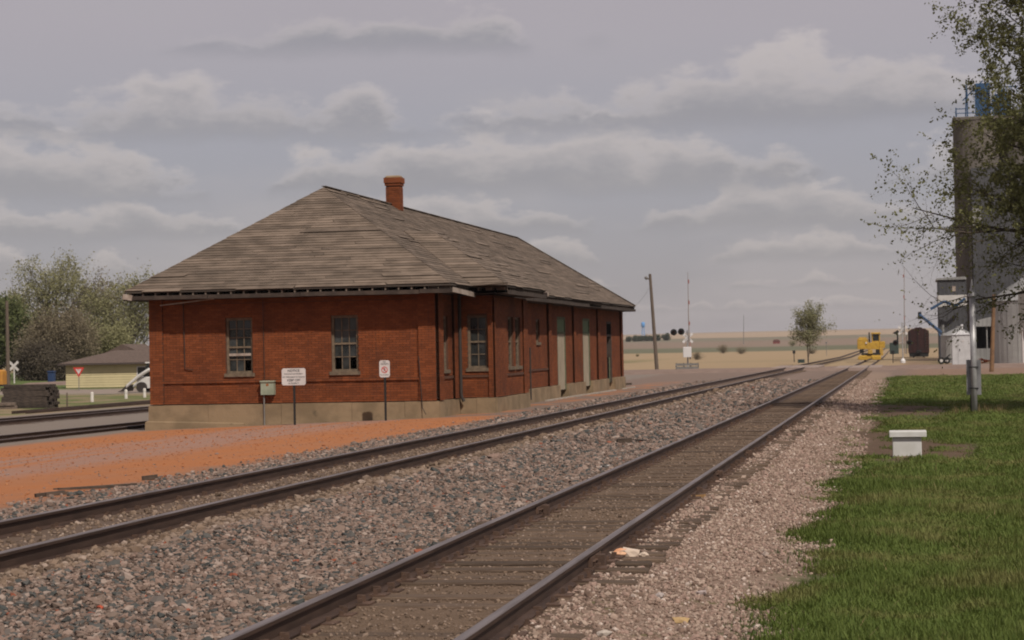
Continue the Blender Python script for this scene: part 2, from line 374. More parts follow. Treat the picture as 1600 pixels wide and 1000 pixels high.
side_a = track(-25.9, -.42, [30, 60, 100, 140, 175], (40, 150), 'siding track running close behind the left corner of the depot', tie_z=-.2, seed=4, spacing=.6, plates=False)
side_b = track(-35.2, -.5, [40, 80, 120, 160, 185], (50, 160), 'rearmost siding track beyond the pale gravel strip', tie_z=-.2, seed=5, spacing=.6, plates=False)
# joint bars and anchors on the near rails
for X, y in [(-2.7675, 18.2), (-2.7675, 30.5), (-2.7675, 36.5), (-2.7675, 42.5), (-2.7675, 48.), (-4.2725, 24.), (-4.2725, 61.)]:
    jb = MB(); z = float(bz(y))
    for s in (-1, 1):
        jb.box((X+s*.024-.014, y-.3, z-.135), (X+s*.024+.014, y+.3, z-.052))
        for k in (-.2, -.07, .07, .2): jb.tube([(X+s*.03, y+k, z-.095), (X+s*.062, y+k, z-.095)], .016, 6)
    jb.box((X+.02, y-.06, z-.165), (X+.12, y+.06, z-.05))
    jb.build('joint_bar', m_plate, tr_near)
# crossing: road strip and panels
m_road = mat('road_gravel', (.155, .105, .082), (.205, .145, .115), 1.5, .95, bump=.6, bscale=9)
rd = MB(); rys = (164, 168, 184, 189); rxs = list(np.linspace(-75, 75, 61))
P = [(x, y, float(gz(x, y))+((.17+.02*math.sin(x)) if 164 < y < 189 else -.05)+(.015 if abs(x+8.64) < 3 else 0)) for y in rys for x in rxs]
n = len(rxs); rd.add(P, [(j*n+i, j*n+i+1, (j+1)*n+i+1, (j+1)*n+i) for j in range(3) for i in range(n-1)])
rd.build('road', m_road, kind='structure')
m_panel = mat('crossing_panel_concrete', (.22, .17, .145), (.26, .2, .17), 3, .9)
for Xc, zt, lb in ((-8.64, .095, 'pale concrete crossing panels set in the main track'), (-3.52, 0., 'crossing panels set in the nearest track before the yellow machine')):
    z = zt+float(bz(176)); T = thing('grade_crossing', lb, 'crossing', (Xc, 172, z-.1))
    for a, c in ((-1.9, -.84), (-.66, .66), (.84, 1.9)):
        for k in range(3): MB().bev((Xc+a, 168+k*5.2, z-.12), (Xc+c, 173.1+k*5.2, z+.012), .015).build('panel', m_panel, T)

# ------------------------------------------------------------------ depot
XL, XR, YN, YF = -23.53, -14.18, 62.0, 104.8
ZF, ZT = .22, 3.62                       # top of foundation, wall head
def brick_post(n, co, c):
    a = n.noise(co, .55, 5., .6); c = n.mix(n.m('MULTIPLY', n.ss(.5, .72, a), .55), c, (.075, .028, .016))
    d = n.noise(n.vm('MULTIPLY', co, (1, 1, .5)), 1.6, 5.); c = n.mix(n.m('MULTIPLY', n.ss(.55, .75, d), .45), c, (.25, .07, .02))
    g_ = n.noise(n.vm('MULTIPLY', co, (5, 5, .35)), 1., 5.); c = n.mix(n.m('MULTIPLY', n.ss(.56, .74, g_), .42), c, (.06, .026, .017))
    f_ = n.noise(co, 1.1, 6., .7); c = n.mix(n.m('MULTIPLY', n.ss(.66, .8, f_), .35), c, (.24, .15, .11))
    e = n.noise(co, 26., 3.); return n.mix(n.m('MULTIPLY', n.ss(.5, .8, e), .35), c, (.09, .032, .02))
BR = dict(rough=.9, spec=.2, world=True, bump=.35, bscale=60)
m_brick = mat('brick_mass', (.180, .052, .0185), (.142, .041, .0155), .9, jitter=.2, attr='tone', post=brick_post, **BR)
m_brick1 = mat('brick_single', (.180, .052, .0185), (.142, .041, .0155), .9, jitter=.2, post=brick_post, **BR)
m_mortar = mat('mortar', (.10, .043, .025), (.075, .034, .02), 3, .95, world=True)
m_conc = mat('foundation_concrete', (.235, .165, .099), (.165, .117, .07), 1.3, .95, bump=.7, bscale=7, world=True,
             post=lambda n, co, c: n.mix(n.m('MULTIPLY', n.ss(.60, .70, n.noise(n.vm('MULTIPLY', co, (1.4, 1.4, 1.3)), 1.2, 6., .7)), .7), c, (.085, .065, .042)))
m_wood = mat('weathered_roof_wood', (.152, .114, .087), (.097, .072, .054), 1.4, .92, bump=.6, bscale=30, world=True, stretch=(1, 1, 3.5), jitter=.22, attr='tone',
             post=lambda n, co, c: n.mix(n.m('MULTIPLY', n.ss(.55, .75, n.noise(co, .7, 5.)), .5), c, (.082, .062, .047)))
m_wood1 = mat('weathered_roof_board', (.152, .114, .087), (.097, .072, .054), 1.4, .92, bump=.6, bscale=30, world=True, stretch=(1, 1, 3.5), jitter=.22,
              post=lambda n, co, c: n.mix(n.m('MULTIPLY', n.ss(.55, .75, n.noise(co, .7, 5.)), .5), c, (.082, .062, .047)))
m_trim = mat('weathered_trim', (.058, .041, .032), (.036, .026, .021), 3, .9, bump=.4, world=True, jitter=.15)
m_rafter = mat('rafter_wood', (.17, .13, .10), (.12, .09, .07), 3, .9, world=True)
m_paleboard = mat('peeling_pale_board', (.34, .28, .235), (.22, .17, .14), 5, .9, world=True)
m_frame = mat('window_frame_paint', (.155, .115, .078), (.10, .073, .05), 8, .85, world=True)
m_glass = mat('dusty_window_glass', (.010, .012, .012), (.03, .032, .031), 2.5, .18, spec=.5, world=True)
m_dark = mat('shade_black', (.008, .007, .006), rough=1, spec=0)  # near-black colour standing in for shade inside openings and eave slots
m_dirtyglass = mat('fogged_window_glass', (.05, .053, .052), (.022, .025, .025), 3, .35, world=True)
DEP = thing('train_depot', 'long red brick train depot with bare wooden hip roof beside the tracks', 'building', ((XL+XR)/2, YN, -.5))
BH, BL, MJ = .0735, .218, .011
class Wall:
    """u runs along the wall, n is the outward normal; openings are (u0,u1,z0,z1)"""
    def __init__(s, o, u, n): s.o, s.u, s.n = np.array(o, float), np.array(u, float), np.array(n, float)
    def p(s, u, z, d=0.): q = s.o+s.u*u+s.n*d; return np.array([q[0], q[1], z])
    def slab(s, mb, u0, u1, z0, z1, d0, d1, tone=None):
        return mb.hexa([s.p(u0, z0, d0), s.p(u1, z0, d0), s.p(u1, z0, d1), s.p(u0, z0, d1), s.p(u0, z1, d0), s.p(u1, z1, d0), s.p(u1, z1, d1), s.p(u0, z1, d1)], tone)
    def mortar(s, u0, u1, z0, z1, ops, parent, depth=.3, d=0.):
        mb = MB(); us = sorted({u0, u1, *[v for o in ops for v in o[:2] if u0 < v < u1]})
        for a, c in zip(us, us[1:]):
            zs = [z0]; blk = sorted([(o[2], o[3]) for o in ops if o[0] <= a+1e-6 and o[1] >= c-1e-6])
            cur = z0
            for (p_, q_) in blk:
                if p_ > cur: s.slab(mb, a, c, cur, p_, d-depth, d)
                cur = max(cur, q_)
            if cur < z1: s.slab(mb, a, c, cur, z1, d-depth, d)
        return mb.build('wall', m_mortar, parent)
    def bricks(s, u0, u1, z0, z1, ops, d=0., proud=.014, seed=1):
        R = random.Random(seed); out = []; z = z0; row = 0
        while z+BH*.6 < z1:
            zt = min(z+BH-MJ, z1); cuts = [(u0, u1)]
            for o in ops:
                if o[2] < zt and o[3] > z:
                    nc = []
                    for a, c in cuts:
                        if o[0] > a: nc.append((a, min(c, o[0])))
                        if o[1] < c: nc.append((max(a, o[1]), c))
                    cuts = [(a, c) for a, c in nc if c-a > .03]
            for a, c in cuts:
                k = math.floor((a-u0)/BL)-1; off = (BL/2 if row % 2 else 0)
                while True:
                    s0 = max(a, u0+k*BL+off); s1 = min(c, u0+(k+1)*BL+off-MJ); k += 1
                    if s0 >= c: break
                    if s1-s0 < .03: continue
                    out.append((s0, s1, z, zt, d+proud+R.uniform(-.004, .004), R.random()))
            z += BH; row += 1
        return out
    def mass(s, bl, parent, name='brickwork'):
        mb = MB(); V = []; 
        for (a, c, z, zt, dd, tn) in bl:
            P = [s.p(a, z, dd), s.p(c, z, dd), s.p(c, zt, dd), s.p(a, zt, dd), s.p(a, z, 0), s.p(c, z, 0), s.p(c, zt, 0), s.p(a, zt, 0)]
            mb.add(P, [(0, 1, 2, 3), (4, 0, 3, 7), (1, 5, 6, 2), (3, 2, 6, 7), (4, 5, 1, 0)], tn)
        return tag(mb.build(name, m_brick, parent), kind='stuff')
def window(wl, u0, u1, z0, z1, parent, cols, rows, broken=(), foggy=(), d=0., name='window', rail_split=.5, extra=None):
    """double-hung window: frame, meeting rail, muntins and single panes"""
    d -= .05; W_ = thing(name, None, None, wl.p((u0+u1)/2, z0, d)); W_.parent = parent; W_.location = Vector(wl.p((u0+u1)/2, z0, d))-wloc(parent)
    f = MB(); t = .075
    wl.slab(f, u0, u0+t, z0, z1, d-.12, d-.02); wl.slab(f, u1-t, u1, z0, z1, d-.12, d-.02)
    wl.slab(f, u0+t, u1-t, z1-t, z1, d-.12, d-.02); wl.slab(f, u0+t, u1-t, z0+.05, z0+.12, d-.12, d-.025)
    f.build('frame', m_frame, W_)
    sl_ = MB(); wl.slab(sl_, u0-.06, u1+.06, z0-.06, z0+.05, d-.1, d+.11); sl_.build('sill', m_frame, W_)
    a, c, lo, hi = u0+t, u1-t, z0+.12, z1-t; mid = lo+(hi-lo)*rail_split
    r_ = MB(); wl.slab(r_, a, c, mid-.03, mid+.03, d-.11, d-.035); r_.build('meeting_rail', m_frame, W_)
    for si, (q0, q1, nr) in enumerate(((lo, mid-.03, rows[0]), (mid+.03, hi, rows[1]))):
        mu = MB()
        for k in range(1, cols): uu = a+(c-a)*k/cols; wl.slab(mu, uu-.014, uu+.014, q0, q1, d-.105, d-.06)
        for k in range(1, nr): zz = q0+(q1-q0)*k/nr; wl.slab(mu, a, c, zz-.013, zz+.013, d-.104, d-.062)
        if mu.v: mu.build('muntin', m_frame, W_)
        for i in range(cols):
            for j in range(nr):
                if (si, i, j) in broken: continue
                pa = MB(); tl = random.uniform(-.006, .006)
                p0_, p1_ = a+(c-a)*i/cols+.008, a+(c-a)*(i+1)/cols-.008; y0, y1 = q0+(q1-q0)*j/nr+.008, q0+(q1-q0)*(j+1)/nr-.008
                pa.add([wl.p(p0_, y0, d-.085+tl), wl.p(p1_, y0, d-.085), wl.p(p1_, y1, d-.085-tl), wl.p(p0_, y1, d-.085), wl.p(p0_, y0, d-.089+tl), wl.p(p1_, y0, d-.089), wl.p(p1_, y1, d-.089-tl), wl.p(p0_, y1, d-.089)], [(0, 1, 2, 3), (7, 6, 5, 4), (0, 4, 5, 1), (1, 5, 6, 2), (2, 6, 7, 3), (3, 7, 4, 0)])
                pa.build('pane', m_dirtyglass if (si, i, j) in foggy else m_glass, W_)
    bk = MB(); wl.slab(bk, u0-.02, u1+.02, z0, z1, d-.62, d-.6); bk.build('dark_backing', m_dark, W_)  # added near-black sheet, stands for the unlit room behind the panes
    if extra: extra(W_)
    return W_
# ---- end wall (faces the camera); u = X
EW = Wall((0, YN, 0), (1, 0, 0), (0, -1, 0))
ew_ops = [(-21.0, -20.12, 1.12, 2.92), (-17.55, -16.68, 1.12, 2.92)]
PIL = .06
EW.mortar(XL, XR, ZF, ZT, ew_ops, DEP)
ebr = EW.bricks(XL+.45, XR-.55, ZF, ZT-.05, ew_ops, seed=3)
for (a, c) in ((XL, XL+.45), (XR-.55, XR)):
    pm = MB(); EW.slab(pm, a, c, ZF, ZT-.02, 0, PIL); pm.build('pilaster', m_mortar, DEP)
    ebr += EW.bricks(a, c, ZF, ZT-.04, [], d=PIL, seed=5)
# corbelled frieze and string course
for z0_, z1_, dd in ((.87, .945, .045), (3.30, 3.40, .02)):
    cm = MB(); EW.slab(cm, XL+.45, XR-.55, z0_, z1_, 0, dd); cm.build('string_course', m_mortar, DEP)
    ebr += EW.bricks(XL+.45, XR-.55, z0_+.006, z1_, [], d=dd, seed=9)
full = [q for q in ebr if q[1]-q[0] > BL-MJ-.003 and q[4] < .03 and -19.4 < q[0] < -15 and .3 < q[2] < 2.3]
random.Random(4).shuffle(full)
one = sorted(full, key=lambda q: abs(q[0]+17.2)+.9*abs(q[2]-1.2))[:290]; ones = set(one)
EW.mass([q for q in ebr if q not in ones], DEP)
bm1 = MB(); hw, hh = (BL-MJ)/2, (BH-MJ)/2
bm1.add([(-hw, 0, -hh), (hw, 0, -hh), (hw, 0, hh), (-hw, 0, hh), (-hw, .018, -hh), (hw, .018, -hh), (hw, .018, hh), (-hw, .018, hh)], [(0, 1, 2, 3), (4, 0, 3, 7), (1, 5, 6, 2), (3, 2, 6, 7), (4, 5, 1, 0)])
bme = bm1.mesh('brick')
wall_e = [o for o in DEP.children if o.name.startswith('wall')][0]
for q in one: link('brick', bme, m_brick1, wall_e, EW.p((q[0]+q[1])/2, (q[2]+q[3])/2, q[4]))
def w1x(W_):
    k = MB(); EW.slab(k, -20.92, -20.2, 1.72, 1.80, -.07, -.045); k.build('loose_slat', m_paleboard, W_)
window(EW, *ew_ops[0], DEP, 3, (2, 3), broken={(0, 2, 0)}, foggy={(0, 1, 0), (1, 0, 0), (0, 0, 1)}, rail_split=.47, extra=w1x)
window(EW, *ew_ops[1], DEP, 3, (2, 2), broken={(0, 0, 0), (0, 2, 0)}, foggy={(1, 0, 0), (1, 1, 0), (1, 0, 1), (1, 1, 1), (1, 2, 0)}, rail_split=.5)
# ---- trackside wall; u = Y
TW = Wall((XR, 0, 0), (0, 1, 0), (1, 0, 0))
BY0, BY1, BX = 65.05, 71.0, -12.98            # bay
doors = [(84.7, 86.8, -.02, 3.06), (91.7, 93.75, -.02, 3.06), (99.3, 101.0, -.02, 2.98)]
tw_ops = [(62.75, 63.7, 1.1, 2.85), (BY0, BY1, ZF-.5, ZT-.12), (79.65, 80.5, 1.95, 2.9)]+doors
TW.mortar(YN+.31, YF, ZF, ZT, tw_ops, DEP)
tbr = TW.bricks(YN, YF, ZF, ZT-.05, tw_ops, seed=13)
for yc in (62.3, 64.55, 72.0, 82.5, 89.0, 96.25, YF-.35):
    pm = MB(); TW.slab(pm, yc-.3, yc+.3, ZF, ZT-.02, 0, .09); pm.build('pilaster', m_mortar, DEP)
    tbr += TW.bricks(yc-.3, yc+.3, ZF, ZT-.04, [], d=.09, seed=int(yc))
for a, c in ((62.6, 64.25), (72.3, 82.2)):
    cm = MB(); TW.slab(cm, a, c, .87, .945, 0, .045); cm.build('string_course', m_mortar, DEP)
TW.mass(tbr, DEP)
window(TW, *tw_ops[0], DEP, 2, (2, 2)); window(TW, *tw_ops[2], DEP, 2, (1, 1))
m_transom = mat('faded_green_transom', (.115, .16, .085), (.085, .125, .07), 6, .85, world=True)
m_door = mat('bleached_door_boards', (.34, .285, .21), (.24, .195, .14), 3, .9, world=True, stretch=(1, 6, .6))
m_doorframe = mat('door_frame_green', (.10, .115, .065), (.075, .08, .05), 4, .9, world=True)
for k, (u0, u1, z0, z1) in enumerate(doors):
    D = thing('door', None, None, (0, 0, 0)); D.parent = DEP; D.location = Vector(TW.p((u0+u1)/2, z0, 0))-wloc(DEP)
    f = MB(); TW.slab(f, u0, u0+.115, z0, z1, -.2, .01); TW.slab(f, u1-.115, u1, z0, z1, -.2, .02); TW.slab(f, u0+.12, u1-.12, z1-.1, z1, -.2, .02)
    TW.slab(f, u0+.12, u1-.12, z1-.72, z1-.62, -.2, .015); f.build('frame', m_doorframe if k < 2 else m_trim, D)
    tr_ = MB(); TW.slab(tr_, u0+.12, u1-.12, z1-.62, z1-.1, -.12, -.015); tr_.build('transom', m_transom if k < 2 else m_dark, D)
    nb_ = 7; ww = (u1-u0-.24)/nb_
    for i in range(nb_):
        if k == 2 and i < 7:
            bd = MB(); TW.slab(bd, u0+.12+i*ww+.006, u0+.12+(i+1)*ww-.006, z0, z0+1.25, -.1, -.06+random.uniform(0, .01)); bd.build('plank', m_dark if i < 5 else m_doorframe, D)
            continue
        bd = MB(); TW.slab(bd, u0+.12+i*ww+.006, u0+.12+(i+1)*ww-.006, z0, z1-.72, -.1, -.02+random.uniform(0, .012)); bd.build('plank', m_door, D)
    bk = MB(); TW.slab(bk, u0, u1, z0, z1, -.5, -.45); bk.build('dark_backing', m_dark, D)  # added near-black sheet painted as the unlit room behind the door
# ---- bay
BS = Wall((0, BY0, 0), (1, 0, 0), (0, -1, 0)); BF = Wall((BX, 0, 0), (0, 1, 0), (1, 0, 0)); BB = Wall((0, BY1, 0), (1, 0, 0), (0, 1, 0))
bs_op = [(-13.83, -13.17, 1.12, 2.88)]; bf_op = [(67.55, 68.55, 1.12, 2.85), (68.85, 69.85, 1.12, 2.85)]
BS.mortar(XR-.2, BX, ZF, ZT-.1, bs_op, DEP, depth=.25); BF.mortar(BY0+.26, BY1, ZF, ZT-.1, bf_op, DEP, depth=.25); BB.mortar(XR-.2, BX-.26, ZF, ZT-.1, [], DEP, depth=.25)
l = BS.bricks(XR, BX, ZF, ZT-.1, bs_op, seed=21); pm = MB(); BS.slab(pm, BX-.16, BX, ZF, ZT-.15, 0, .05); pm.build('pilaster', m_mortar, DEP)
l += BS.bricks(BX-.16, BX, ZF, ZT-.15, [], d=.05, seed=22); BS.mass(l, DEP)
l = BF.bricks(BY0, BY1, ZF, ZT-.1, bf_op, seed=23)
for yc in (BY0+1.0, BY1-.4):
    hw_ = 1.0 if yc < 67 else .4
    pm = MB(); BF.slab(pm, yc-hw_, yc+hw_, ZF, ZT-.15, 0, .05); pm.build('pilaster', m_mortar, DEP); l += BF.bricks(yc-hw_, yc+hw_, ZF, ZT-.15, [], d=.05, seed=24)
BF.mass(l, DEP)
cm = MB(); BS.slab(cm, XR+.02, BX-.17, .87, .945, 0, .045); BF.slab(cm, BY0+2.02, BY1-.85, .87, .945, 0, .045); cm.build('string_course', m_mortar, DEP)
window(BS, *bs_op[0], DEP, 2, (2, 2), d=-.0); window(BF, *bf_op[0], DEP, 2, (2, 2)); window(BF, *bf_op[1], DEP, 2, (2, 2))
# ---- rear and far walls, out of sight
bw = MB(); bw.box((XL, YN+.31, ZF), (XL+.3, YF, ZT)); bw.box((XL+.3, YF-.3, ZF), (XR-.31, YF-.01, ZT)); bw.build('rear_wall', m_brick1, DEP)
# ---- foundation: cast blocks along each face
def found(wl, cuts, z0f, out=.07, top=ZF, tops=None):
    for a, c in zip(cuts, cuts[1:]):
        o_ = out+random.uniform(-.012, .012); g0, g1 = z0f(a)-.35, z0f(c)-.35; t = top+random.uniform(-.012, .004)
        mb = MB(); P = [wl.p(a+.004, g0, -.3), wl.p(c-.004, g1, -.3), wl.p(c-.004, g1, o_+.03), wl.p(a+.004, g0, o_+.03), wl.p(a+.004, t, -.3), wl.p(c-.004, t, -.3), wl.p(c-.004, t-.025, o_), wl.p(a+.004, t-.025, o_)]
        mb.hexa(P); mb.build('foundation_block', m_conc, DEP)
found(EW, [XL-.07, -21.6, -19.2, -16.9, -15.2, XR+.07], lambda x: float(gz(x, YN)))
found(TW, [YN-.05, 63.5, BY0], lambda y: float(gz(XR, y)))
found(BS, [XR+.1, -13.55, BX+.06], lambda x: float(gz(x, BY0)), .1); found(BF, [BY0+.01, 66.9, 68.9, BY1], lambda y: float(gz(BX, y)), .1)
found(TW, [BY1, 78.6, 84.68], lambda y: float(gz(XR, y)), .12); found(TW, [86.82, 89.2, 91.68], lambda y: float(gz(XR, y)), .12); found(TW, [93.77, 96, 99.28], lambda y: float(gz(XR, y)), .12); found(TW, [101.02, YF+.08], lambda y: float(gz(XR, y)), .16)
found(Wall((XL, 0, 0), (0, 1, 0), (-1, 0, 0)), [YN+.1, 75, 90, YF], lambda y: float(gz(XL, y)))
# low broken footing along the camera side
ft = MB(); ft.hexa([EW.p(XL-.1, -1.0, .0), EW.p(-20.4, -1.0, 0), EW.p(-20.4, -1.0, .22), EW.p(-23.7, -1.0, .2), EW.p(XL-.1, -.28, 0), EW.p(-20.4, -.38, 0), EW.p(-20.4, -.42, .2), EW.p(-23.68, -.33, .16)]); ft.build('footing', m_conc, DEP)
# ---- roof
EX0, EX1, EY0, EY1 = XL-.56, XR+.66, YN-.74, YF+.72
ZE, ZR, XC = 3.80, 7.28, (XL+XR)/2
RY0, RY1 = 66.05, 101.2
ROOF = thing('roof', None, None, (0, 0, 0)); ROOF.parent = DEP; ROOF.location = Vector((XC, EY0, ZE))-wloc(DEP)
def slope(e0, e1, t0, t1, rows, seed, keep=0, gap=.0, edge_rag=0.):
    """boards from eave e0-e1 up to t0-t1; returns list of 8-corner boards"""
    R = random.Random(seed); e0, e1, t0, t1 = [np.array(q, float) for q in (e0, e1, t0, t1)]
    nrm = np.cross(e1-e0, t0-e0); nrm /= np.linalg.norm(nrm)
    if nrm[2] < 0: nrm = -nrm
    out = []
    for r in range(rows):
        v0, v1 = r/rows, (r+1)/rows+.10/rows
        A0, A1, B0, B1 = e0+(t0-e0)*v0, e0+(t0-e0)*v1, e1+(t1-e1)*v0, e1+(t1-e1)*v1
        L = np.linalg.norm(B0-A0)
        if L < .12: continue
        cuts = [0.]; s = R.uniform(.6, 3.2)
        while s < L-.5: cuts.append(s/L); s += R.choice((1.2, 1.8, 2.4, 2.4, 3.0, 3.6))+R.uniform(-.1, .1)
        cuts.append(1.)
        for a, c in zip(cuts, cuts[1:]):
            g = .006/L
            lf = R.uniform(0, .007)+(.022 if R.random() < .05 else 0); th = .014
            drop = (R.uniform(-.05, .06) if r == 0 else R.uniform(-.012, .012))*(A0-A1)/np.linalg.norm(A0-A1)
            q = [A0+(B0-A0)*(a+g)+drop, A0+(B0-A0)*(c-g)+drop, A1+(B1-A1)*(c-g), A1+(B1-A1)*(a+g)]
            lo = nrm*(lf+.016); hi = nrm*(lf)
            out.append(([q[0]+lo, q[1]+lo, q[2]+hi, q[3]+hi, q[0]+lo+nrm*th, q[1]+lo+nrm*th, q[2]+hi+nrm*th, q[3]+hi+nrm*th], L*(c-a), R.random()))
    return out
c00, c10, c11, c01 = (EX0, EY0, ZE), (EX1, EY0, ZE), (EX1, EY1, ZE), (EX0, EY1, ZE)
r0, r1 = (XC, RY0, ZR), (XC, RY1, ZR)
hip = slope(c00, c10, r0, r0, 40, 31); tside = slope(c10, c11, r0, r1, 40, 32)
back = slope(c01, c00, r1, r0, 14, 33); fhip = slope(c11, c01, r1, r1, 14, 34)
# bay roof
ay0, ay1, ax = BY0-.62, BY1+.62, BX+.62; ym = (ay0+ay1)/2
pitch = (ZR-ZE)/(XC-EX1)*-1
zb = ZE+pitch*(ym-ay0)*.86; rxm = EX1-(zb-ZE)/pitch          # where the bay ridge dies into the main slope
re = (ax-(ym-ay0)*.9, ym, zb)
bay_n = slope((EX1, ay0, ZE), (ax, ay0, ZE), (rxm, ym, zb+.03), re, 22, 35)
bay_f = slope((ax, ay0, ZE), (ax, ay1, ZE), re, re, 22, 36); bay_b = slope((ax, ay1, ZE), (EX1, ay1, ZE), re, (rxm, ym, zb+.03), 22, 37)
R_ = random.Random(8)
single = hip+bay_n+bay_f; rest = back+fhip+bay_b
ts = sorted(tside, key=lambda q: q[0][0][1]); nleft = max(0, 298-len(single)); single += ts[:nleft]; rest += ts[nleft:]
for P8, L_, tn in single:
    mb = MB(); mb.hexa(P8); o = mb.build('roof_board', m_wood1, ROOF, org=tuple(P8[0]))
mb = MB()
for P8, L_, tn in rest: mb.hexa(P8, tn)
tag(mb.build('roof_boarding', m_wood, ROOF), kind='stuff')
deck = MB()                                     # sheathing underneath, keeps daylight out of the joints
def under(*ps): 
    P = [np.array(p, float)-np.array([0, 0, .015]) for p in ps]; deck.prism([p-np.array([0, 0, .03]) for p in P], (0, 0, .03))
under(c00, c10, r0); under(c10, c11, r1, r0); under(c01, c00, r0, r1); under(c11, c01, r1)
under((EX1-.3, ay0, ZE), (ax, ay0, ZE), re, (rxm, ym, zb)); under((ax, ay0, ZE), (ax, ay1, ZE), re); under((ax, ay1, ZE), (EX1-.3, ay1, ZE), (rxm, ym, zb), re)
deck.build('roof_deck', mat('roof_deck_wood', (.05, .038, .03), rough=.95), ROOF)
cap = MB()
for p, q in ((r0, r1), (c11, r1)):
    p, q = np.array(p)+[0, 0, .055], np.array(q)+[0, 0, .055]; d = (q-p)/np.linalg.norm(q-p)
    k = int(np.linalg.norm(q-p)//2.2)+1
    for i in range(k): MB().bar(p+(q-p)*i/k, p+(q-p)*((i+1)/k-.004), .16, .02).build('hip_board', m_wood1, ROOF)
# rafter tails, soffit and fascia
def eave(p, q, inward, spacing, fasc, missing=(), seed=1):
    R = random.Random(seed); p, q, iv = np.array(p, float), np.array(q, float), np.array(inward, float); L = np.linalg.norm(q-p); d = (q-p)/L; k = 0
    s = .2; tm = None
    while s < L:
        a = p+d*s+iv*.03; cc = p+d*s+iv*.75
        MB().bar(a+[0, 0, -.085], cc+[0, 0, -.085+.72*pitch*.0], .05, .10).build('rafter_tail', m_rafter, ROOF); s += spacing
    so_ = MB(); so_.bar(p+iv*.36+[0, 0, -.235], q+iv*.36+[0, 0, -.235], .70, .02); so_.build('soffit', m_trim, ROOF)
    bk_ = MB(); bk_.bar(p+iv*.42+[0, 0, -.14], q+iv*.42+[0, 0, -.14], .02, .17); bk_.build('dark_gap_backing', m_dark, ROOF)  # near-black strip added as painted shade between the rafter tails
    x = 0.
    while x < L:
        w_ = min(R.uniform(2.5, 4.5), L-x)
        if not any(a < x+w_/2 < c for a, c in missing):
            MB().bar(p+d*(x+.01)-iv*.01+[0, 0, -.205+R.uniform(-.012, .012)], p+d*(x+w_-.01)-iv*.01+[0, 0, -.205+R.uniform(-.012, .012)], .03, .125).build('fascia_board', m_trim, ROOF)
        x += w_
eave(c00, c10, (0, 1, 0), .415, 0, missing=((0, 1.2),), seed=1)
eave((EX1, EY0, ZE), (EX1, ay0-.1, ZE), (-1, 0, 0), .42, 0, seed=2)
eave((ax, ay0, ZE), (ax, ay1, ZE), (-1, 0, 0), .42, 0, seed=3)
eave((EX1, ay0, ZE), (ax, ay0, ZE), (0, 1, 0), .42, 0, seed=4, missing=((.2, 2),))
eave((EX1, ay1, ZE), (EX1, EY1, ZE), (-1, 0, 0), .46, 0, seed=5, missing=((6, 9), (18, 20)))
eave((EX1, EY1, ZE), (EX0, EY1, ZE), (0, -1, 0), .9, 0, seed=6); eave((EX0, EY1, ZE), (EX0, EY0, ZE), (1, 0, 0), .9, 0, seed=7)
MB().bar((EX0-.02, EY0-.02, ZE-.14), (EX0+.28, EY0+.0, ZE-.19), .12, .17).build('corner_block', m_paleboard, ROOF)
MB().bar((EX0+1.1, EY0+.25, ZE-.44), (EX0+2.9, EY0+.2, ZE-.27), .06, .03).build('loose_strip', m_paleboard, ROOF)
MB().bar((EX1+.04, EY0+.15, ZE-.17), (EX1+.06, ay0+.2, ZE-.27), .03, .15).build('hanging_gutter', m_paleboard, ROOF)
MB().bar((EX1+.05, ay0-.12, ZE+.02), (ax+.02, ay0-.2, ZE+.07), .3, .025).build('sprung_board', m_wood1, ROOF)
MB().bar((ax+.05, ay1+.2, ZE-.12), (EX1+.05, ay1+1.8, ZE-.14), .05, .14).build('split_board', m_paleboard, ROOF)
# chimney
CH = thing('chimney', None, None, (0, 0, 0)); CH.parent = DEP; CH.location = Vector((XC+.1, 75.4, 6.9))-wloc(DEP)
cx, cy = XC+.1, 75.4
k = MB(); k.box((cx-.26, cy-.26, 6.9), (cx+.26, cy+.26, 8.32)); k.build('flue', m_mortar, CH)
k = MB(); k.box((cx-.33, cy-.33, 8.12), (cx+.33, cy+.33, 8.32)); k.box((cx-.3, cy-.3, 8.02), (cx+.3, cy+.3, 8.12)); k.build('corbel', m_brick1, CH)
k = MB(); k.bev((cx-.30, cy-.30, 8.32), (cx+.30, cy+.30, 8.40), .05); k.build('cap', m_conc, CH)
l2 = MB()
for wl_ in (Wall((0, cy-.26, 0), (1, 0, 0), (0, -1, 0)), Wall((cx+.26, 0, 0), (0, 1, 0), (1, 0, 0))):
    c_ = cx if wl_.u[0] else cy
    for (a, c, z, zt_, dd, tn) in wl_.bricks(c_-.27, c_+.27, 6.95, 8.0, [], seed=3): wl_.slab(l2, a, c, z, zt_, 0, dd, tn)
tag(l2.build('brickwork', m_brick, CH), kind='stuff')
# pipes on the walls
m_pipe = mat('dark_pipe', (.035, .028, .024), rough=.7)
m_galv = mat('galvanised_pipe', (.22, .21, .20), (.15, .14, .13), 5, .6, metal=.3)
k = MB(); k.tube([EW.p(-22.38, 3.5, .05), EW.p(-22.36, 1.35, .05), EW.p(-22.1, 1.3, .05)], .014, 6); k.tube([EW.p(-19.75, 3.5, .04), EW.p(-19.73, .95, .06)], .009, 6); k.build('conduit', m_pipe, DEP)
k = MB(); k.tube([TW.p(64.75, 3.5, .16), TW.p(64.78, .3, .16), TW.p(64.8, .1, .24)], .055, 8); k.build('downspout', m_pipe, DEP)
k = MB(); k.tube([(BX+.1, BY1+.15, 1.8), (BX+.1, BY1+.15, -.05)], .03, 6); k.tube([EW.p(XR-.55, 1.6, .08), EW.p(XR-.45, .0, .12), EW.p(XR-.3, -.2, .3)], .012, 6); k.build('downspout', m_pipe, DEP)
m_grnbox = mat('meter_box_paint', (.27, .29, .22), (.20, .22, .16), 3, .6)
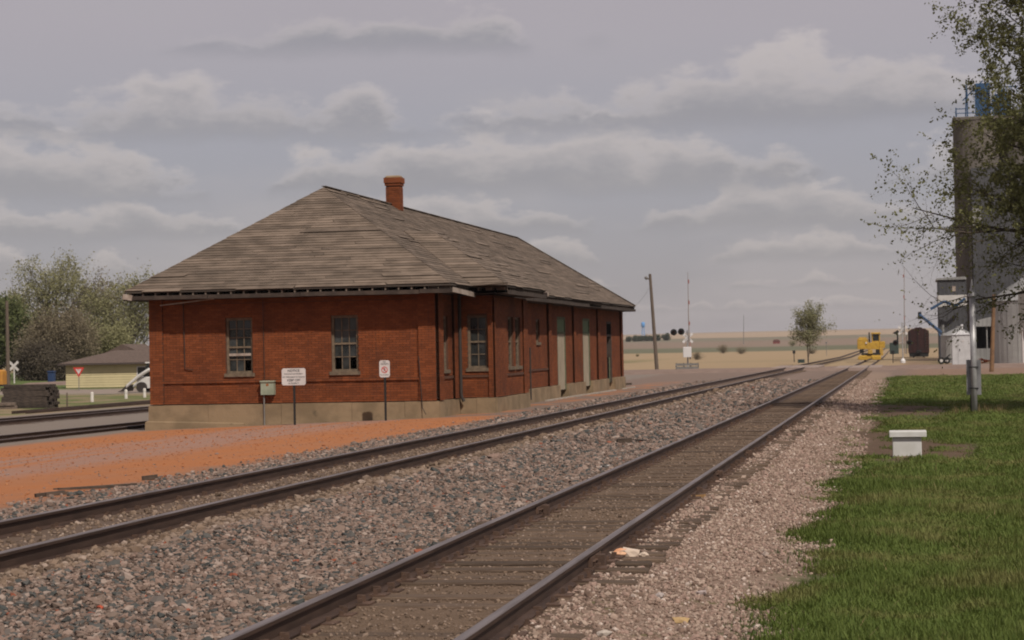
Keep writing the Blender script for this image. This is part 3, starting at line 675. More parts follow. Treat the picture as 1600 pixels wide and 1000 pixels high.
MX = thing('meter_box', 'grey green utility meter box on the depot end wall with conduit below', 'utility box', EW.p(-19.6, .48, .06))
k = MB(); EW.slab(k, -19.82, -19.39, .48, .9, .02, .2); k.build('housing', m_grnbox, MX)
k = MB(); EW.slab(k, -19.84, -19.37, .88, .925, .015, .23); k.build('lid', m_grnbox, MX)
k = MB(); EW.slab(k, -19.64, -19.56, .76, .83, .2, .206); k.build('rust_spot', mat('rust', (.25, .08, .02)), MX)
k = MB(); k.tube([EW.p(-19.74, .48, .12), EW.p(-19.74, -.6, .12)], .022, 8); k.build('conduit', m_galv, MX)
# floor slab / stones of old sidewalk along trackside
for y0, y1, x in ((80, 90, -13.85), (90.4, 99, -13.8), (102, 106, -13.75)):
    MB().bar((x, y0, gz(x, y0)+.0), (x+.05, y1, gz(x, y1)+.01), .14, .1).build('edging', mat('limestone', (.34, .3, .26), (.26, .22, .18), 2, .9), DEP)

# ------------------------------------------------------------------ signs before the depot
m_sign = mat('sign_white', (.55, .51, .49), (.47, .43, .41), 2, .55)
m_ink = mat('sign_ink', (.07, .07, .075), rough=.7); m_red = mat('sign_red', (.45, .04, .03), rough=.6)
m_post = mat('dark_sign_post', (.018, .016, .015), rough=.8)
def sign_post(name, label, x, Y, z0, z1, w_, lines, red=False):
    gzv = float(gz(x, Y)); T = thing(name, label, 'sign', (x, Y, gzv))
    MB().box((x-.03, Y+.012, gzv-.1), (x+.03, Y+.055, z1-.05)).build('post', m_post, T)
    p = MB(); r = .045; xs0, xs1 = x-w_/2, x+w_/2
    poly = [(xs0+r, Y, z0), (xs1-r, Y, z0), (xs1, Y, z0+r), (xs1, Y, z1-r), (xs1-r, Y, z1), (xs0+r, Y, z1), (xs0, Y, z1-r), (xs0, Y, z0+r)]
    p.prism(poly, (0, .008, 0)); pl = p.build('panel', m_sign, T)
    for body, sz, zf, mm, bd in lines: textmesh(body, sz, (x, Y-.004, z0+(z1-z0)*zf), (1, 0, 0), (0, 0, 1), (0, -1, 0), mm, pl, bold=bd)
    if red:
        k = MB(); zc = z0+(z1-z0)*.44; ro, ri = .10, .078; n = 24
        P = [(x+r_*math.cos(2*math.pi*i/n), Y-.005, zc+r_*math.sin(2*math.pi*i/n)) for r_ in (ro, ri) for i in range(n)]
        k.add(P, [(i, (i+1) % n, n+(i+1) % n, n+i) for i in range(n)]); k.bar((x-.065, Y-.005, zc+.065), (x+.065, Y-.005, zc-.065), .004, .022, up=(0, 0, 1)); k.build('prohibition_symbol', m_red, pl)
        k = MB(); k.disc((x+.005, Y-.003, zc+.045), (0, 1, 0), .014, .003, 10); k.box((x-.012, Y-.004, zc-.01), (x+.02, Y-.002, zc+.035)); k.bar((x-.004, Y-.003, zc-.01), (x-.03, Y-.003, zc-.06), .003, .012); k.bar((x+.012, Y-.003, zc-.01), (x+.03, Y-.003, zc-.06), .003, .012); k.build('walking_figure', m_ink, pl)
    return T
sign_post('notice_sign', 'wide white notice sign on a dark post before the depot end wall', -18.34, 60.5, .79, 1.31, .76,
          [('NOTICE', .105, .85, m_ink, .002), ('THIS IS PRIVATE PROPERTY', .05, .66, m_ink, .001), ('NO TRESPASSING OR PARKING', .05, .48, m_ink, .001), ('KEEP OFF', .10, .29, m_ink, .002), ('OF PROPERTY', .055, .11, m_ink, .001)])
sign_post('prohibition_sign', 'narrow white sign with red circle symbol on a dark post', -15.54, 60.8, .98, 1.50, .33,
          [('NO', .06, .90, m_ink, .001), ('TRESPASSING', .042, .78, m_ink, .001), ('PRIVATE PROPERTY', .032, .14, m_ink, .001)], red=True)

# ------------------------------------------------------------------ vegetation builders
m_bark = mat('bark', (.085, .065, .05), (.05, .038, .03), 6, .95, bump=.6)
def leafmat(name, c1, c2, tr=.35):
    if name in MATS: return MATS[name]
    m = bpy.data.materials.new(name); m.use_nodes = True; t = m.node_tree; n = NB(t); bs = t.nodes['Principled BSDF']
    a = n.n('ShaderNodeAttribute', attribute_name='tone').outputs['Fac']; c = n.mix(a, c1, c2)
    n.put(bs.inputs['Base Color'], c); bs.inputs['Roughness'].default_value = .7; bs.inputs['Specular IOR Level'].default_value = .2
    tl = n.n('ShaderNodeBsdfTranslucent'); n.put(tl.inputs[0], c); mx_ = n.n('ShaderNodeMixShader'); mx_.inputs[0].default_value = tr
    t.links.new(bs.outputs[0], mx_.inputs[1]); t.links.new(tl.outputs[0], mx_.inputs[2]); t.links.new(mx_.outputs[0], t.nodes['Material Output'].inputs[0])
    MATS[name] = m; return m
def leaves_mesh(name, C, size, seed=0):
    """one folded leaf (two triangles) at each centre"""
    R = np.random.default_rng(seed); n = len(C); C = np.asarray(C)
    d = R.normal(size=(n, 3)); d /= np.linalg.norm(d, axis=1)[:, None]; e = R.normal(size=(n, 3)); e -= d*(e*d).sum(1)[:, None]; e /= np.linalg.norm(e, axis=1)[:, None]
    s = size*R.uniform(.55, 1.35, n)[:, None]
    V = np.stack([C-d*s*.5, C+e*s*.32, C+d*s*.5, C-e*s*.32], 1).reshape(-1, 3)
    me = bpy.data.meshes.new(name); me.vertices.add(4*n); me.vertices.foreach_set('co', V.ravel())
    me.loops.add(4*n); me.loops.foreach_set('vertex_index', np.arange(4*n)); me.polygons.add(n)
    me.polygons.foreach_set('loop_start', np.arange(0, 4*n, 4)); me.polygons.foreach_set('loop_total', np.full(n, 4)); me.update(calc_edges=True)
    a = me.attributes.new('tone', 'FLOAT', 'FACE'); a.data.foreach_set('value', R.random(n).astype(np.float32)); return me
def branch(mb, R, p, d, L, r, lv, cfg, tips):
    n = cfg['seg'][lv]; pts = [np.array(p, float)]; d = np.array(d, float); d /= np.linalg.norm(d); rads = [r]
    for i in range(n):
        d = d+np.array([R.gauss(0, 1), R.gauss(0, 1), R.gauss(0, 1)])*cfg['wig'][lv]+np.array([0, 0, cfg['up'][lv]]); d /= np.linalg.norm(d)
        pts.append(pts[-1]+d*L/n); rads.append(r*(1-(i+1)/n*cfg['taper']))
    mb.tube(pts, rads, cfg['sides'][lv], cap=False)
    if lv == cfg['levels']-1:
        for i in range(1, n+1):
            for _ in range(cfg['leaves']): 
                tips.append(pts[i]+np.array([R.gauss(0, 1), R.gauss(0, 1), R.gauss(0, 1)])*cfg['lspread'])
        return
    k = cfg['kids'][lv]
    for j in range(k):
        f = cfg['start'][lv]+(1-cfg['start'][lv])*(j+R.random())/k; x = f*n; i = min(int(x), n-1); q = pts[i]+(pts[i+1]-pts[i])*(x-i)
        dd = (pts[i+1]-pts[i]); dd = dd/np.linalg.norm(dd); a, c = ortho(dd); ph = j*2.4+R.uniform(-.6, .6); an = cfg['ang'][lv]*R.uniform(.7, 1.3)
        nd = dd*math.cos(an)+(a*math.cos(ph)+c*math.sin(ph))*math.sin(an)
        branch(mb, R, q, nd, L*cfg['len'][lv]*R.uniform(.7, 1.2)*(1-.35*f), rads[i]*cfg['rr'], lv+1, cfg, tips)
CFG = dict(levels=4, seg=(6, 6, 5, 4), wig=(.05, .12, .16, .2), up=(.02, .05, .02, .0), taper=.75, sides=(8, 6, 4, 3), kids=(9, 7, 6), start=(.25, .25, .2), ang=(.75, .8, .8), len=(.62, .5, .45), rr=.5, leaves=6, lspread=.18)
def tree(name, label, base, H, cfg, lm, lsize, seed, cat='tree', group=None, stems=1, r=.18, keep=None, bark=None):
    R = random.Random(seed); T = thing(name, label, cat, base, group); mb = MB(); tips = []
    for s in range(stems):
        d = (R.gauss(0, .12 if stems < 3 else .55), R.gauss(0, .12 if stems < 3 else .55), 1); o_ = np.array(base)+[R.gauss(0, .1)*(stems > 1), R.gauss(0, .1)*(stems > 1), -.1]
        branch(mb, R, o_, d, H*R.uniform(.8, 1), r*R.uniform(.8, 1), 0, cfg, tips)
    mb.build('trunk', bark or m_bark, T, smooth=True)
    C = np.array(tips)
    if keep is not None: C = C[keep(C)]
    link('crown', leaves_mesh('crown', C-np.array(base), lsize, seed), lm, T, base)
    return T
lf_spring = leafmat('leaf_spring', (.19, .185, .09), (.28, .26, .135)); lf_green = leafmat('leaf_green', (.07, .085, .03), (.12, .135, .05))
lf_bud = leafmat('leaf_bud_brown', (.17, .135, .09), (.22, .185, .12)); lf_near = leafmat('leaf_near_tree', (.105, .11, .042), (.20, .195, .082), .45); lf_brush = leafmat('leaf_brush', (.07, .056, .04), (.115, .095, .065)); lf_dark = leafmat('leaf_dark', (.03, .045, .018), (.055, .07, .03))

# ------------------------------------------------------------------ left background
def cfgx(**k): c = dict(CFG); c.update(k); return c
big = cfgx(leaves=5, lspread=.5, kids=(10, 7, 6), len=(.7, .55, .5))
def bg_tree(label, x, ytop, Y, cfg, lm, ls, seed, **k):
    b_ = gp(at(x, 560, Y)[0], Y); H = at(x, ytop, Y)[2]-b_[2]
    return tree(k.pop('name', 'cottonwood_tree'), label, b_, H*.78, cfg, lm, ls, seed, **k)
bg_tree('tallest bare branched cottonwood behind the dark shrub left of the depot', 88, 408, 232, cfgx(leaves=3, lspread=.4, kids=(13, 8, 5), len=(.85, .55, .5), ang=(.85, .8, .8), start=(.2, .2, .2)), lf_spring, .24, 41, r=.42, stems=2)
bg_tree('pale budding cottonwood just left of the depot eave', 205, 440, 240, cfgx(leaves=3, lspread=.45, kids=(12, 8, 5), len=(.85, .55, .5), ang=(.85, .8, .8), start=(.2, .2, .2)), lf_spring, .24, 42, r=.35, stems=2)
bg_tree('budding cottonwood between the tallest cottonwood and the depot', 158, 446, 255, cfgx(leaves=3, lspread=.45, kids=(12, 8, 5), len=(.85, .55, .5), ang=(.85, .8, .8), start=(.2, .2, .2)), lf_bud, .24, 43, r=.35, stems=2)
bg_tree('green leafed tree at the left edge of the picture', 2, 455, 215, cfgx(leaves=10, lspread=.6, kids=(10, 7, 6), len=(.7, .6, .5), start=(.1, .2, .2)), lf_green, .36, 44, r=.3)
bg_tree('yellowish tree behind the left edge green tree', 28, 432, 250, cfgx(leaves=5, lspread=.5, kids=(9, 7, 6), len=(.7, .6, .5)), lf_spring, .26, 45, r=.3)
shr = cfgx(levels=3, seg=(5, 4, 4), kids=(9, 7), len=(.55, .5), ang=(.6, .8), start=(.05, .1), sides=(4, 3, 3), leaves=14, lspread=.5)
bg_tree('large round grey brown shrub left of the yellow house', 88, 478, 214, shr, lf_bud, .22, 46, name='shrub', cat='shrub', stems=15, r=.12)
bg_tree('dim dark shrub below the large grey brown shrub', 60, 540, 200, shr, lf_brush, .22, 47, name='shrub', cat='shrub', stems=12, r=.1)
bg_tree('low dark shrub against the yellow house corner', 92, 560, 196, shr, lf_brush, .2, 48, name='shrub', cat='shrub', stems=10, r=.08)
bg_tree('dark narrow evergreen behind the yellow house roof', 183, 512, 225, cfgx(levels=3, seg=(8, 4, 3), kids=(40, 6), len=(.22, .5), ang=(1.3, .8), start=(.05, .1), sides=(6, 3, 3), leaves=5, lspread=.2), lf_dark, .3, 49, name='evergreen_tree', r=.15)
bg_tree('olive shrub row end behind the yellow house', 150, 500, 222, shr, lf_spring, .24, 50, name='shrub', cat='shrub', stems=12, r=.1)
# yellow house
m_siding = mat('yellow_lap_siding', (.50, .425, .245), (.45, .38, .22), 1, .7, world=True)
m_shingle = mat('brown_shingle_roof', (.115, .082, .066), (.082, .058, .047), 5, .95, bump=.4, world=True)
hb = onG(104, 607, 170); HX, HY, HZ = hb; HW = 15.
H_ = thing('yellow_house', 'pale yellow low house with brown shingle roof left of the depot', 'house', hb)
zw = at(104, 567, HY)[2]
k = MB(); k.box((HX, HY, HZ-.3), (HX+HW, HY+8, zw)); k.build('wall', m_siding, H_)
for i in range(int((zw-HZ)/.2)):
    z = HZ+.05+i*.2; k = MB(); k.add([(HX-.03, HY-.045, z), (HX+HW, HY-.045, z), (HX+HW, HY-.045, z+.015), (HX+HW, HY-.012, z+.19), (HX-.03, HY-.012, z+.19), (HX-.03, HY-.045, z+.015)], [(0, 1, 2, 5), (5, 2, 3, 4), (4, 3, 1, 0)]); k.build('siding_board', m_siding, H_)
zr_ = at(150, 548, HY+4)[2]
k = MB(); k.add([(HX-.5, HY-.5, zw-.08), (HX+HW+.5, HY-.5, zw-.08), (HX+HW+.5, HY+8.5, zw-.08), (HX-.5, HY+8.5, zw-.08), (HX+2.6, HY+4, zr_), (HX+HW-2.6, HY+4, zr_)], [(0, 1, 5, 4), (1, 2, 5), (2, 3, 4, 5), (3, 0, 4), (3, 2, 1, 0)]); rf = k.build('roof', m_shingle, H_)
k = MB(); gx0 = at(200, 540, HY+7)[0]; k.add([(gx0-2.2, HY+5, zr_-.6), (gx0+2.8, HY+5, zr_-.6), (gx0+.3, HY+5, zr_+.5), (gx0-2.2, HY+10, zr_-.6), (gx0+2.8, HY+10, zr_-.6), (gx0+.3, HY+10, zr_+.5)], [(0, 1, 2), (3, 5, 4), (0, 2, 5, 3), (1, 4, 5, 2), (0, 3, 4, 1)]); k.build('gable', m_shingle, H_)
MB().box((HX-.52, HY-.53, zw-.2), (HX+HW+.5, HY-.5, zw-.06)).build('gutter', mat('brown_gutter', (.06, .045, .04)), H_)
k = MB(); wx = HX+6.05; MB().box((wx, HY-.06, HZ+.75), (wx+1.1, HY-.03, HZ+1.6)).build('window', m_glass, H_)
for a, c in (((wx-.08, HY-.075, HZ+.67), (wx+1.18, HY-.06, HZ+.75)), ((wx-.08, HY-.075, HZ+1.6), (wx+1.18, HY-.06, HZ+1.68)), ((wx-.08, HY-.075, HZ+.75), (wx, HY-.06, HZ+1.6)), ((wx+1.1, HY-.075, HZ+.75), (wx+1.18, HY-.06, HZ+1.6))): MB().box(a, c).build('window_frame', m_sign, H_)
# yield sign
ys = gp(at(123, 590, HY-7)[0], HY-7); yx, yy, yz = ys; sc = yy/3200.
Y_ = thing('yield_sign', 'red and white triangular yield sign in front of the yellow house', 'sign', ys)
MB().tube([(yx, yy+.03, yz-.2), (yx, yy+.03, float(at(123, 576, yy)[2]))], .035, 8).build('post', m_galv, Y_)
zt_ = float(at(123, 574, yy)[2])
def rtri(hw, inset, y, th):
    h = hw*1.73; return [(yx-hw, y, zt_-inset), (yx+hw, y, zt_-inset), (yx, y, zt_-inset-h)]
k = MB(); k.prism(rtri(.46, 0, yy, 0), (0, .012, 0)); k.build('border', m_red, Y_)
k = MB(); k.prism(rtri(.24, .13, yy-.008, 0), (0, .006, 0)); pn = k.build('panel', m_sign, Y_)
textmesh('YIELD', .1, (yx, yy-.01, zt_-.2), (1, 0, 0), (0, 0, 1), (0, -1, 0), m_red, pn, bold=.003)
# crossbuck at far left and a pole
m_pole = mat('pole_wood', (.125, .095, .072), (.085, .064, .05), 4, .95, bump=.5, stretch=(6, 6, .5))
def crossbuck(mb, x, y, z, L, wd):
    for s in (-1, 1): mb.bar((x-s*L/2*.74, y-.01*s, z-L/2*.67), (x+s*L/2*.74, y-.01*s, z+L/2*.67), .02, wd, up=(0, 1, 0)) if False else mb.hexa([np.array([x, y-.012*s, z])+np.array([(s*a*.74-bq*.67*s*0-bq*.67)*1., t_, a*.67+s*bq*.74]) for t_ in (-.008, .008) for a, bq in ((-L/2, -wd/2), (L/2, -wd/2), (L/2, wd/2), (-L/2, wd/2))])
cb = onG(22, 599, 160); T = thing('crossbuck_sign', 'white crossbuck sign on a post at the far left', 'sign', cb); x, y, z = cb
MB().tube([(x, y+.06, z-.2), (x, y+.06, z+1.75)], .06, 8).build('post', m_sign, T)
for s in (-1, 1):
    k = MB(); d = np.array([.74*s, 0, .67]); e = np.array([-.67*s, 0, .74]); c_ = np.array([x, y-.015*(s+1), z+1.6])
    k.hexa([c_+d*a+e*bq+[0, t_, 0] for t_ in (-.008, .008) for a, bq in ((-.6, -.11), (.6, -.11), (.6, .11), (-.6, .11))]); k.build('blade', m_sign, T)
pb = onG(13, 609, 150); x, y, z = pb; T = thing('utility_pole', 'weathered wooden utility pole at the left edge', 'pole', pb)
MB().tube([(x, y, z-.5), (x, y, at(12, 470, y)[2])], [.17, .12], 10).build('shaft', m_pole, T)
T = thing('trash_bin', 'blue bin beside the white crossbuck at the far left', 'bin', gp(cb[0]+1.1, cb[1]+6)); x, y, z = T.location
MB().bev((x-.3, y-.3, z), (x+.3, y+.3, z+.95), .06).build('body', mat('bin_blue', (.02, .04, .10), rough=.5), T); MB().bev((x-.34, y-.36, z+.953), (x+.34, y+.34, z+1.05), .04).build('lid', mat('bin_blue', (.02, .04, .10)), T)
# orange equipment cut by the left edge
ob = onG(2, 612, 150); x, y, z = ob; T = thing('orange_trailer', 'orange box on a small trailer cut off by the left picture edge', 'trailer', (x-1, y, z))
MB().bev((x-2.6, y-.5, z+.56), (x+.3, y+.5, z+1.7), .12).build('tank', mat('orange_paint', (.40, .19, .03), (.33, .15, .03), 3, .6), T)
MB().box((x-2.7, y-.4, z+.42), (x+.4, y+.4, z+.55)).build('chassis', m_pipe, T)
for s in (-1, 1): MB().tube([(x-1.2, y+s*.5-.09, z+.33), (x-1.2, y+s*.5+.09, z+.33)], .33, 14).build('wheel', m_pipe, T)
# stack of old ties
m_oldtie = mat('creosote_tie', (.032, .024, .02), (.065, .048, .038), 4, .95, bump=.6, stretch=(1, 6, 6), jitter=.35)
sb = onG(40, 638, 100); x, y, z = sb; T = thing('tie_stack', 'dark stack of old railway ties at the left', 'stack', (x, y, z)); R = random.Random(5)
tie = MB(); tie.bev((-1.28, -.11, 0), (1.28, .11, .155), .012); tme2 = tie.mesh('old_tie')
for r_ in range(8):
    for c_ in range(6 if r_ < 7 else 4):
        o = link('old_tie', tme2, m_oldtie, T, (x+R.uniform(-.1, .1), y+c_*.245, z+r_*.158+R.uniform(0, .004))); o.rotation_euler = (0, 0, R.uniform(-.035, .035))
MB().bev((x-2.3, y-.9, z), (x-.15, y-.66, z+.17), .02).build('old_tie', mat('pale_tie', (.16, .12, .095), (.1, .075, .06), 3), T)
MB().bev((x-2.4, y-.95, z+.18), (x-.2, y-.7, z+.34), .02).build('old_tie', mat('pale_tie', (.16, .12, .095)), T)
T = thing('pipe_bundle', 'pale pipes lying before the tie stack at the left picture edge', 'pipes', (x-2.6, y-1.6, float(gz(x-2.6, y-1.6))))
zz = float(gz(x-2.6, y-1.6))
for i, (a, h_) in enumerate(((0, .1), (.22, .1), (.44, .1), (.11, .29), (.33, .29))): MB().tube([(x-4.2, y-1.9+a, zz+h_), (x-.95-.1*i, y-1.7+a, zz+h_)], .1, 12).build('pipe', mat('pale_pipe', (.5, .47, .44), (.4, .37, .34), 3, .5), T, smooth=True)
# white guard posts
for (px, py, lb) in ((144, 628, 'leftmost white guard post, standing alone right of the tie stack'), (197, 623, 'middle white guard post below the skid loader arm'), (226, 621, 'white guard post nearest the depot corner')):
    p = onG(px, py, 115); MB(p).lathe([(.1, -.2), (.1, .5), (.085, .57), (.03, .6)], 12).build('guard_post', mat('post_white', (.58, .55, .5), (.5, .46, .42), 4, .7), label=lb, cat='post', group='white guard posts behind the sidings', org=tuple(p))
p0_, p1_ = onG(144, 628, 115), onG(250, 620, 115)
k = MB(); k.tube([p0_+[0, .12, .42], (p0_+p1_)/2+[0, .12, .38], p1_+[0, .12, .42]], .014, 6); k.build('guard_cable', m_galv, label='slack wire strung along the white guard posts', cat='cable')
p = onG(105, 636, 95); MB(p).lathe([(.045, -.1), (.04, .75), (.012, .8)], 8).build('marker_stake', m_pole, label='thin wooden stake beside the tie stack', cat='stake', org=tuple(p))
# low dark embankment rail row: old rails lying along the rear siding
for i, (xx, zz_) in enumerate(((-41.2, .05), (-41.9, .06))):
    k = MB(); k.bar((xx, 92, gz(xx, 92)+zz_), (xx, 150, gz(xx, 150)+zz_), .14, .16); k.build('spare_rail', m_rail, label=('rusty spare rail lying nearer the rear siding' if i == 0 else 'rusty spare rail lying nearer the guard posts'), cat='rail')
# skid loader
sb = onG(214, 613, 130); x, y, z = sb; m_w = mat('loader_white', (.55, .53, .5), (.47, .45, .42), 3, .45)
T = thing('skid_loader', 'white skid loader with raised arm, half hidden by the depot corner', 'loader', (x+.8, y, z))
MB().bev((x+.2, y-.6, z+.3), (x+2.6, y+.6, z+1.15), .08).build('body', m_w, T); 
k = MB(); k.prism([(x+.7, y-.5, z+1.16), (x+2.1, y-.5, z+1.16), (x+2.0, y-.5, z+2.1), (x+.95, y-.5, z+2.1)], (0, 1., 0)); k.build('cab', m_glass, T)
MB().bev((x+.85, y-.55, z+2.1), (x+2.1, y+.55, z+2.2), .03).build('cab_roof', m_w, T)
for s in (-1, 1):
    k = MB(); k.tube([(x+2.4, y+s*.72, z+1.5), (x+1.2, y+s*.72, z+1.62), (x+.4, y+s*.72, z+1.15), (x-.55, y+s*.72, z+.42)], [.13, .14, .13, .1], 8); k.build('arm', m_w, T)
    for q in (.65, 2.05): MB().tube([(x+q, y+s*.72-.14, z+.38), (x+q, y+s*.72+.14, z+.38)], .38, 16).build('wheel', m_pipe, T)
k = MB(); k.prism([(x-.5, y-.85, z+.55), (x-.62, y-.85, z+.1), (x-1.2, y-.85, z+.06), (x-.85, y-.85, z+.2)], (0, 1.7, 0)); k.build('bucket', m_pipe, T)
# small white structure behind shrubs
T = thing('parked_camper', 'pale camper half hidden behind the grey brown shrub', 'camper', gp(at(60, 560, 222)[0], 222)); x, y, z = T.location
MB().bev((x-3, y, z+.5), (x+2.2, y+2, z+2.6), .2).build('body', m_sign, T); MB().box((x-1, y-.02, z+1.5), (x+.2, y-.004, z+2.1)).build('window', m_glass, T)
MB().tube([(x-.4, y+.1, z+.3), (x-.4, y+.4, z+.3)], .32, 12).build('wheel', m_pipe, T)

# ------------------------------------------------------------------ middle background
pb = onG(1027, 579, 180); px_, py_, pz_ = pb; top = at(1015.5, 428, py_)
T = thing('utility_pole', 'leaning utility pole right of the depot with small crosspiece', 'pole', pb)
MB().tube([pb-[0, 0, .5], top], [.19, .13], 10).build('shaft', m_pole, T)
MB().bar(at(1009, 436, py_), at(1017, 435, py_), .12, .12).build('bracket', m_pole, T); MB().lathe([(.06, -.1), (.16, 0), (.16, .12), (.05, .2)], 10, at(1009.5, 435, py_)).build('lamp', m_galv, T)
k = MB(); A = at(1016, 447, py_); B_ = np.array([XC+3, YF+.7, 3.9]); k.tube([A+(B_-A)*t+np.array([0, 0, -1.2*4*t*(1-t)]) for t in np.linspace(0, 1, 12)], .012, 4); k.build('overhead_wire', m_pipe, label='thin wire from the leaning pole to the depot roof', cat='wire')
m_black = mat('signal_black', (.012, .012, .012), rough=.6); m_alu = mat('signal_aluminium', (.42, .41, .41), (.33, .32, .32), 5, .45, metal=.3); m_sigwhite = mat('signal_white', (.55, .53, .52), rough=.5)
def crossing_signal(label, px, py, Y0, gate_top, lights, lean=0., box=True, facing=-1):
    bs = onG(px, py, Y0); x, y, z = bs; s = y/3200.; T = thing('crossing_signal', label, 'crossing signal', bs)
    MB().tube([(x, y, z-.1), (x, y, z+62*s)], .07, 10).build('mast', m_alu, T)
    g = MB(); gt = z+gate_top*s; g.tube([(x+.25, y-.2, z+2.*.5), (x+.25-lean*.5, y-.2, z+(gt-z)*.5), (x+.25+.1-lean, y-.2, gt)], [.07, .05, .022], 8)
    g.build('gate_arm', mat('gate_arm_dull', (.24, .21, .19)), T)
    for i in range(7):
        f = .15+i*.12; zc = z+1+(gt-z-1)*f
        if i % 2 == 0: MB().box((x+.2, y-.25, zc), (x+.3, y-.14, zc+.35)).build('gate_stripe', mat('gate_stripe_faded', (.26, .10, .085)), T)
    zc = z+50*s
    for sg in (-1, 1):
        k = MB(); d = np.array([.74*sg, 0, .67]); e = np.array([-.67*sg, 0, .74]); c_ = np.array([x+.05, y-.12-.012*(sg+1), zc])
        k.hexa([c_+d*a+e*bq+[0, t_, 0] for t_ in (-.008, .008) for a, bq in ((-.62, -.11), (.62, -.11), (.62, .11), (-.62, .11))]); bl = k.build('crossbuck_blade', m_sigwhite, T)
        textmesh('RAILROAD' if sg > 0 else 'CROSSING', .15, c_+[0, -.012, 0], d, e, (0, -1, 0), m_ink, bl, bold=.003)
    for (lx, lz) in lights:
        c_ = np.array([x+lx, y-.15, z+lz]); k = MB(); k.disc(c_, (0, 1, 0), .31, .03, 20); hd = k.build('light_backplate', m_black, T)
        k = MB(); k.tube([c_+[0, -.02, 0], c_+[0, -.3, 0]], [.15, .16], 14, cap=False); k.build('hood', m_black, hd); k = MB(); k.disc(c_+[0, -.03, 0], (0, 1, 0), .12, .03, 14); k.build('lens', mat('lamp_lens_dark_red', (.06, .008, .006), rough=.2), hd)
    if lights: MB().bar((x+min(l[0] for l in lights), y-.1, z+lights[0][1]), (x+.1, y-.1, z+lights[0][1]), .06, .06).build('light_arm', m_alu, T)
    if box:
        MB().bev((x-.38, y-.5, z+20*s), (x+.38, y-.12, z+36*s), .04).build('control_box', m_sigwhite, T)
        k = MB()
        for h_ in (.22, .52): MB().bar((x-1.05, y-1.0, z+h_), (x+1.1, y-1.0, z+h_), .06, .22).build('guard_rail', m_galv, T)
        for q in (-1., -.3, .35, 1.05): MB().box((x+q-.05, y-.95, z-.1), (x+q+.05, y-.85, z+.66)).build('guard_post', m_black, T)
    else:
        MB().lathe([(.28, -.1), (.28, .25), (.1, .5)], 12, (x, y, z)).build('base', m_sigwhite, T)
    return T
crossing_signal('crossing signal with black lights and guard rail right of the depot', 1075, 578, 180, 153, ((-1.25, 3.55), (-.55, 3.6)), lean=.15)
crossing_signal('slender crossing gate mast between the yellow machine and the dark hopper car', 1411, 567, 220, 148, ((-.75, 2.2), (.75, 2.2)), lean=.0, box=False)
for (px, py, Y0, hh, nm, lb, ct) in ((1241, 566, 200, 1.15, 'switch_stand', 'small black switch stand left of the lone young tree', 'switch stand'), (1395.5, 567, 215, 1.0, 'switch_stand', 'short dark switch stand right of the yellow machine', 'switch stand'), (1291.5, 556, 300, 2.2, 'relay_mast', 'small pale equipment mast right of the lone young tree', 'mast')):
    p = onG(px, py, Y0); x, y, z = p; T = thing(nm, lb, ct, p); MB().tube([(x, y, z-.1), (x, y, z+hh)], .05, 8).build('post', m_black if 'mast' not in nm else m_galv, T); MB().bev((x-.17, y-.1, z+hh-.05), (x+.17, y+.1, z+hh+.35), .03).build('target', m_black if 'mast' not in nm else m_galv, T)
p = onG(1252, 567, 200); x, y, z = p; T = thing('relay_box', 'low dark relay box at the foot of the lone young tree', 'box', p); MB().bev((x-.4, y-.25, z), (x+.4, y+.25, z+.4), .03).build('case', mat('dark_green_box', (.03, .045, .04), rough=.7), T); MB().bev((x-.44, y-.29, z+.403), (x+.44, y+.29, z+.46), .02).build('lid', m_galv, T)
young = cfgx(levels=3, seg=(6, 5, 4), kids=(16, 9), len=(.52, .5), ang=(.75, .7), start=(.36, .15), sides=(6, 4, 3), leaves=7, lspread=.2)
b_ = onG(1262, 570, 205); H = at(1270, 472, b_[1])[2]-b_[2]
tree('young_tree', 'lone young budding tree with two thin stems near the crossing', b_, H*.86, young, leafmat('leaf_pale_young', (.19, .19, .10), (.27, .26, .15)), .16, 63, stems=2, r=.08)
for i, (px, py, Y0, hh, lb) in enumerate(((1089, 562, 330, 2.2, 'bare brown bush just right of the crossing signal'), (1130, 552, 520, 3.4, 'bare brown bush farther right in the tan field'), (1158, 553, 500, 2.6, 'thin bare bush beside a faint mast in the tan field'), (996, 557, 330, 1.0, 'small olive bush by the depot end'), (1238, 541, 700, 3.6, 'dark bush left of the young tree on the far field edge'), (1268, 553, 420, 2.2, 'brown bush behind the young tree trunks'), (1378, 538, 450, 2.2, 'leafy bush behind the yellow machine'))):
    p = onG(px, py, Y0); hh *= .72; tree('bush', lb, p, hh*.8, cfgx(levels=2, seg=(4, 4), kids=(9,), len=(.6,), ang=(.7,), start=(.1,), sides=(4, 3), leaves=4, lspread=.3*hh/2), lf_bud if i not in (3, 4) else lf_spring, .12*hh/2, 70+i, cat='bush', stems=12, r=.04)
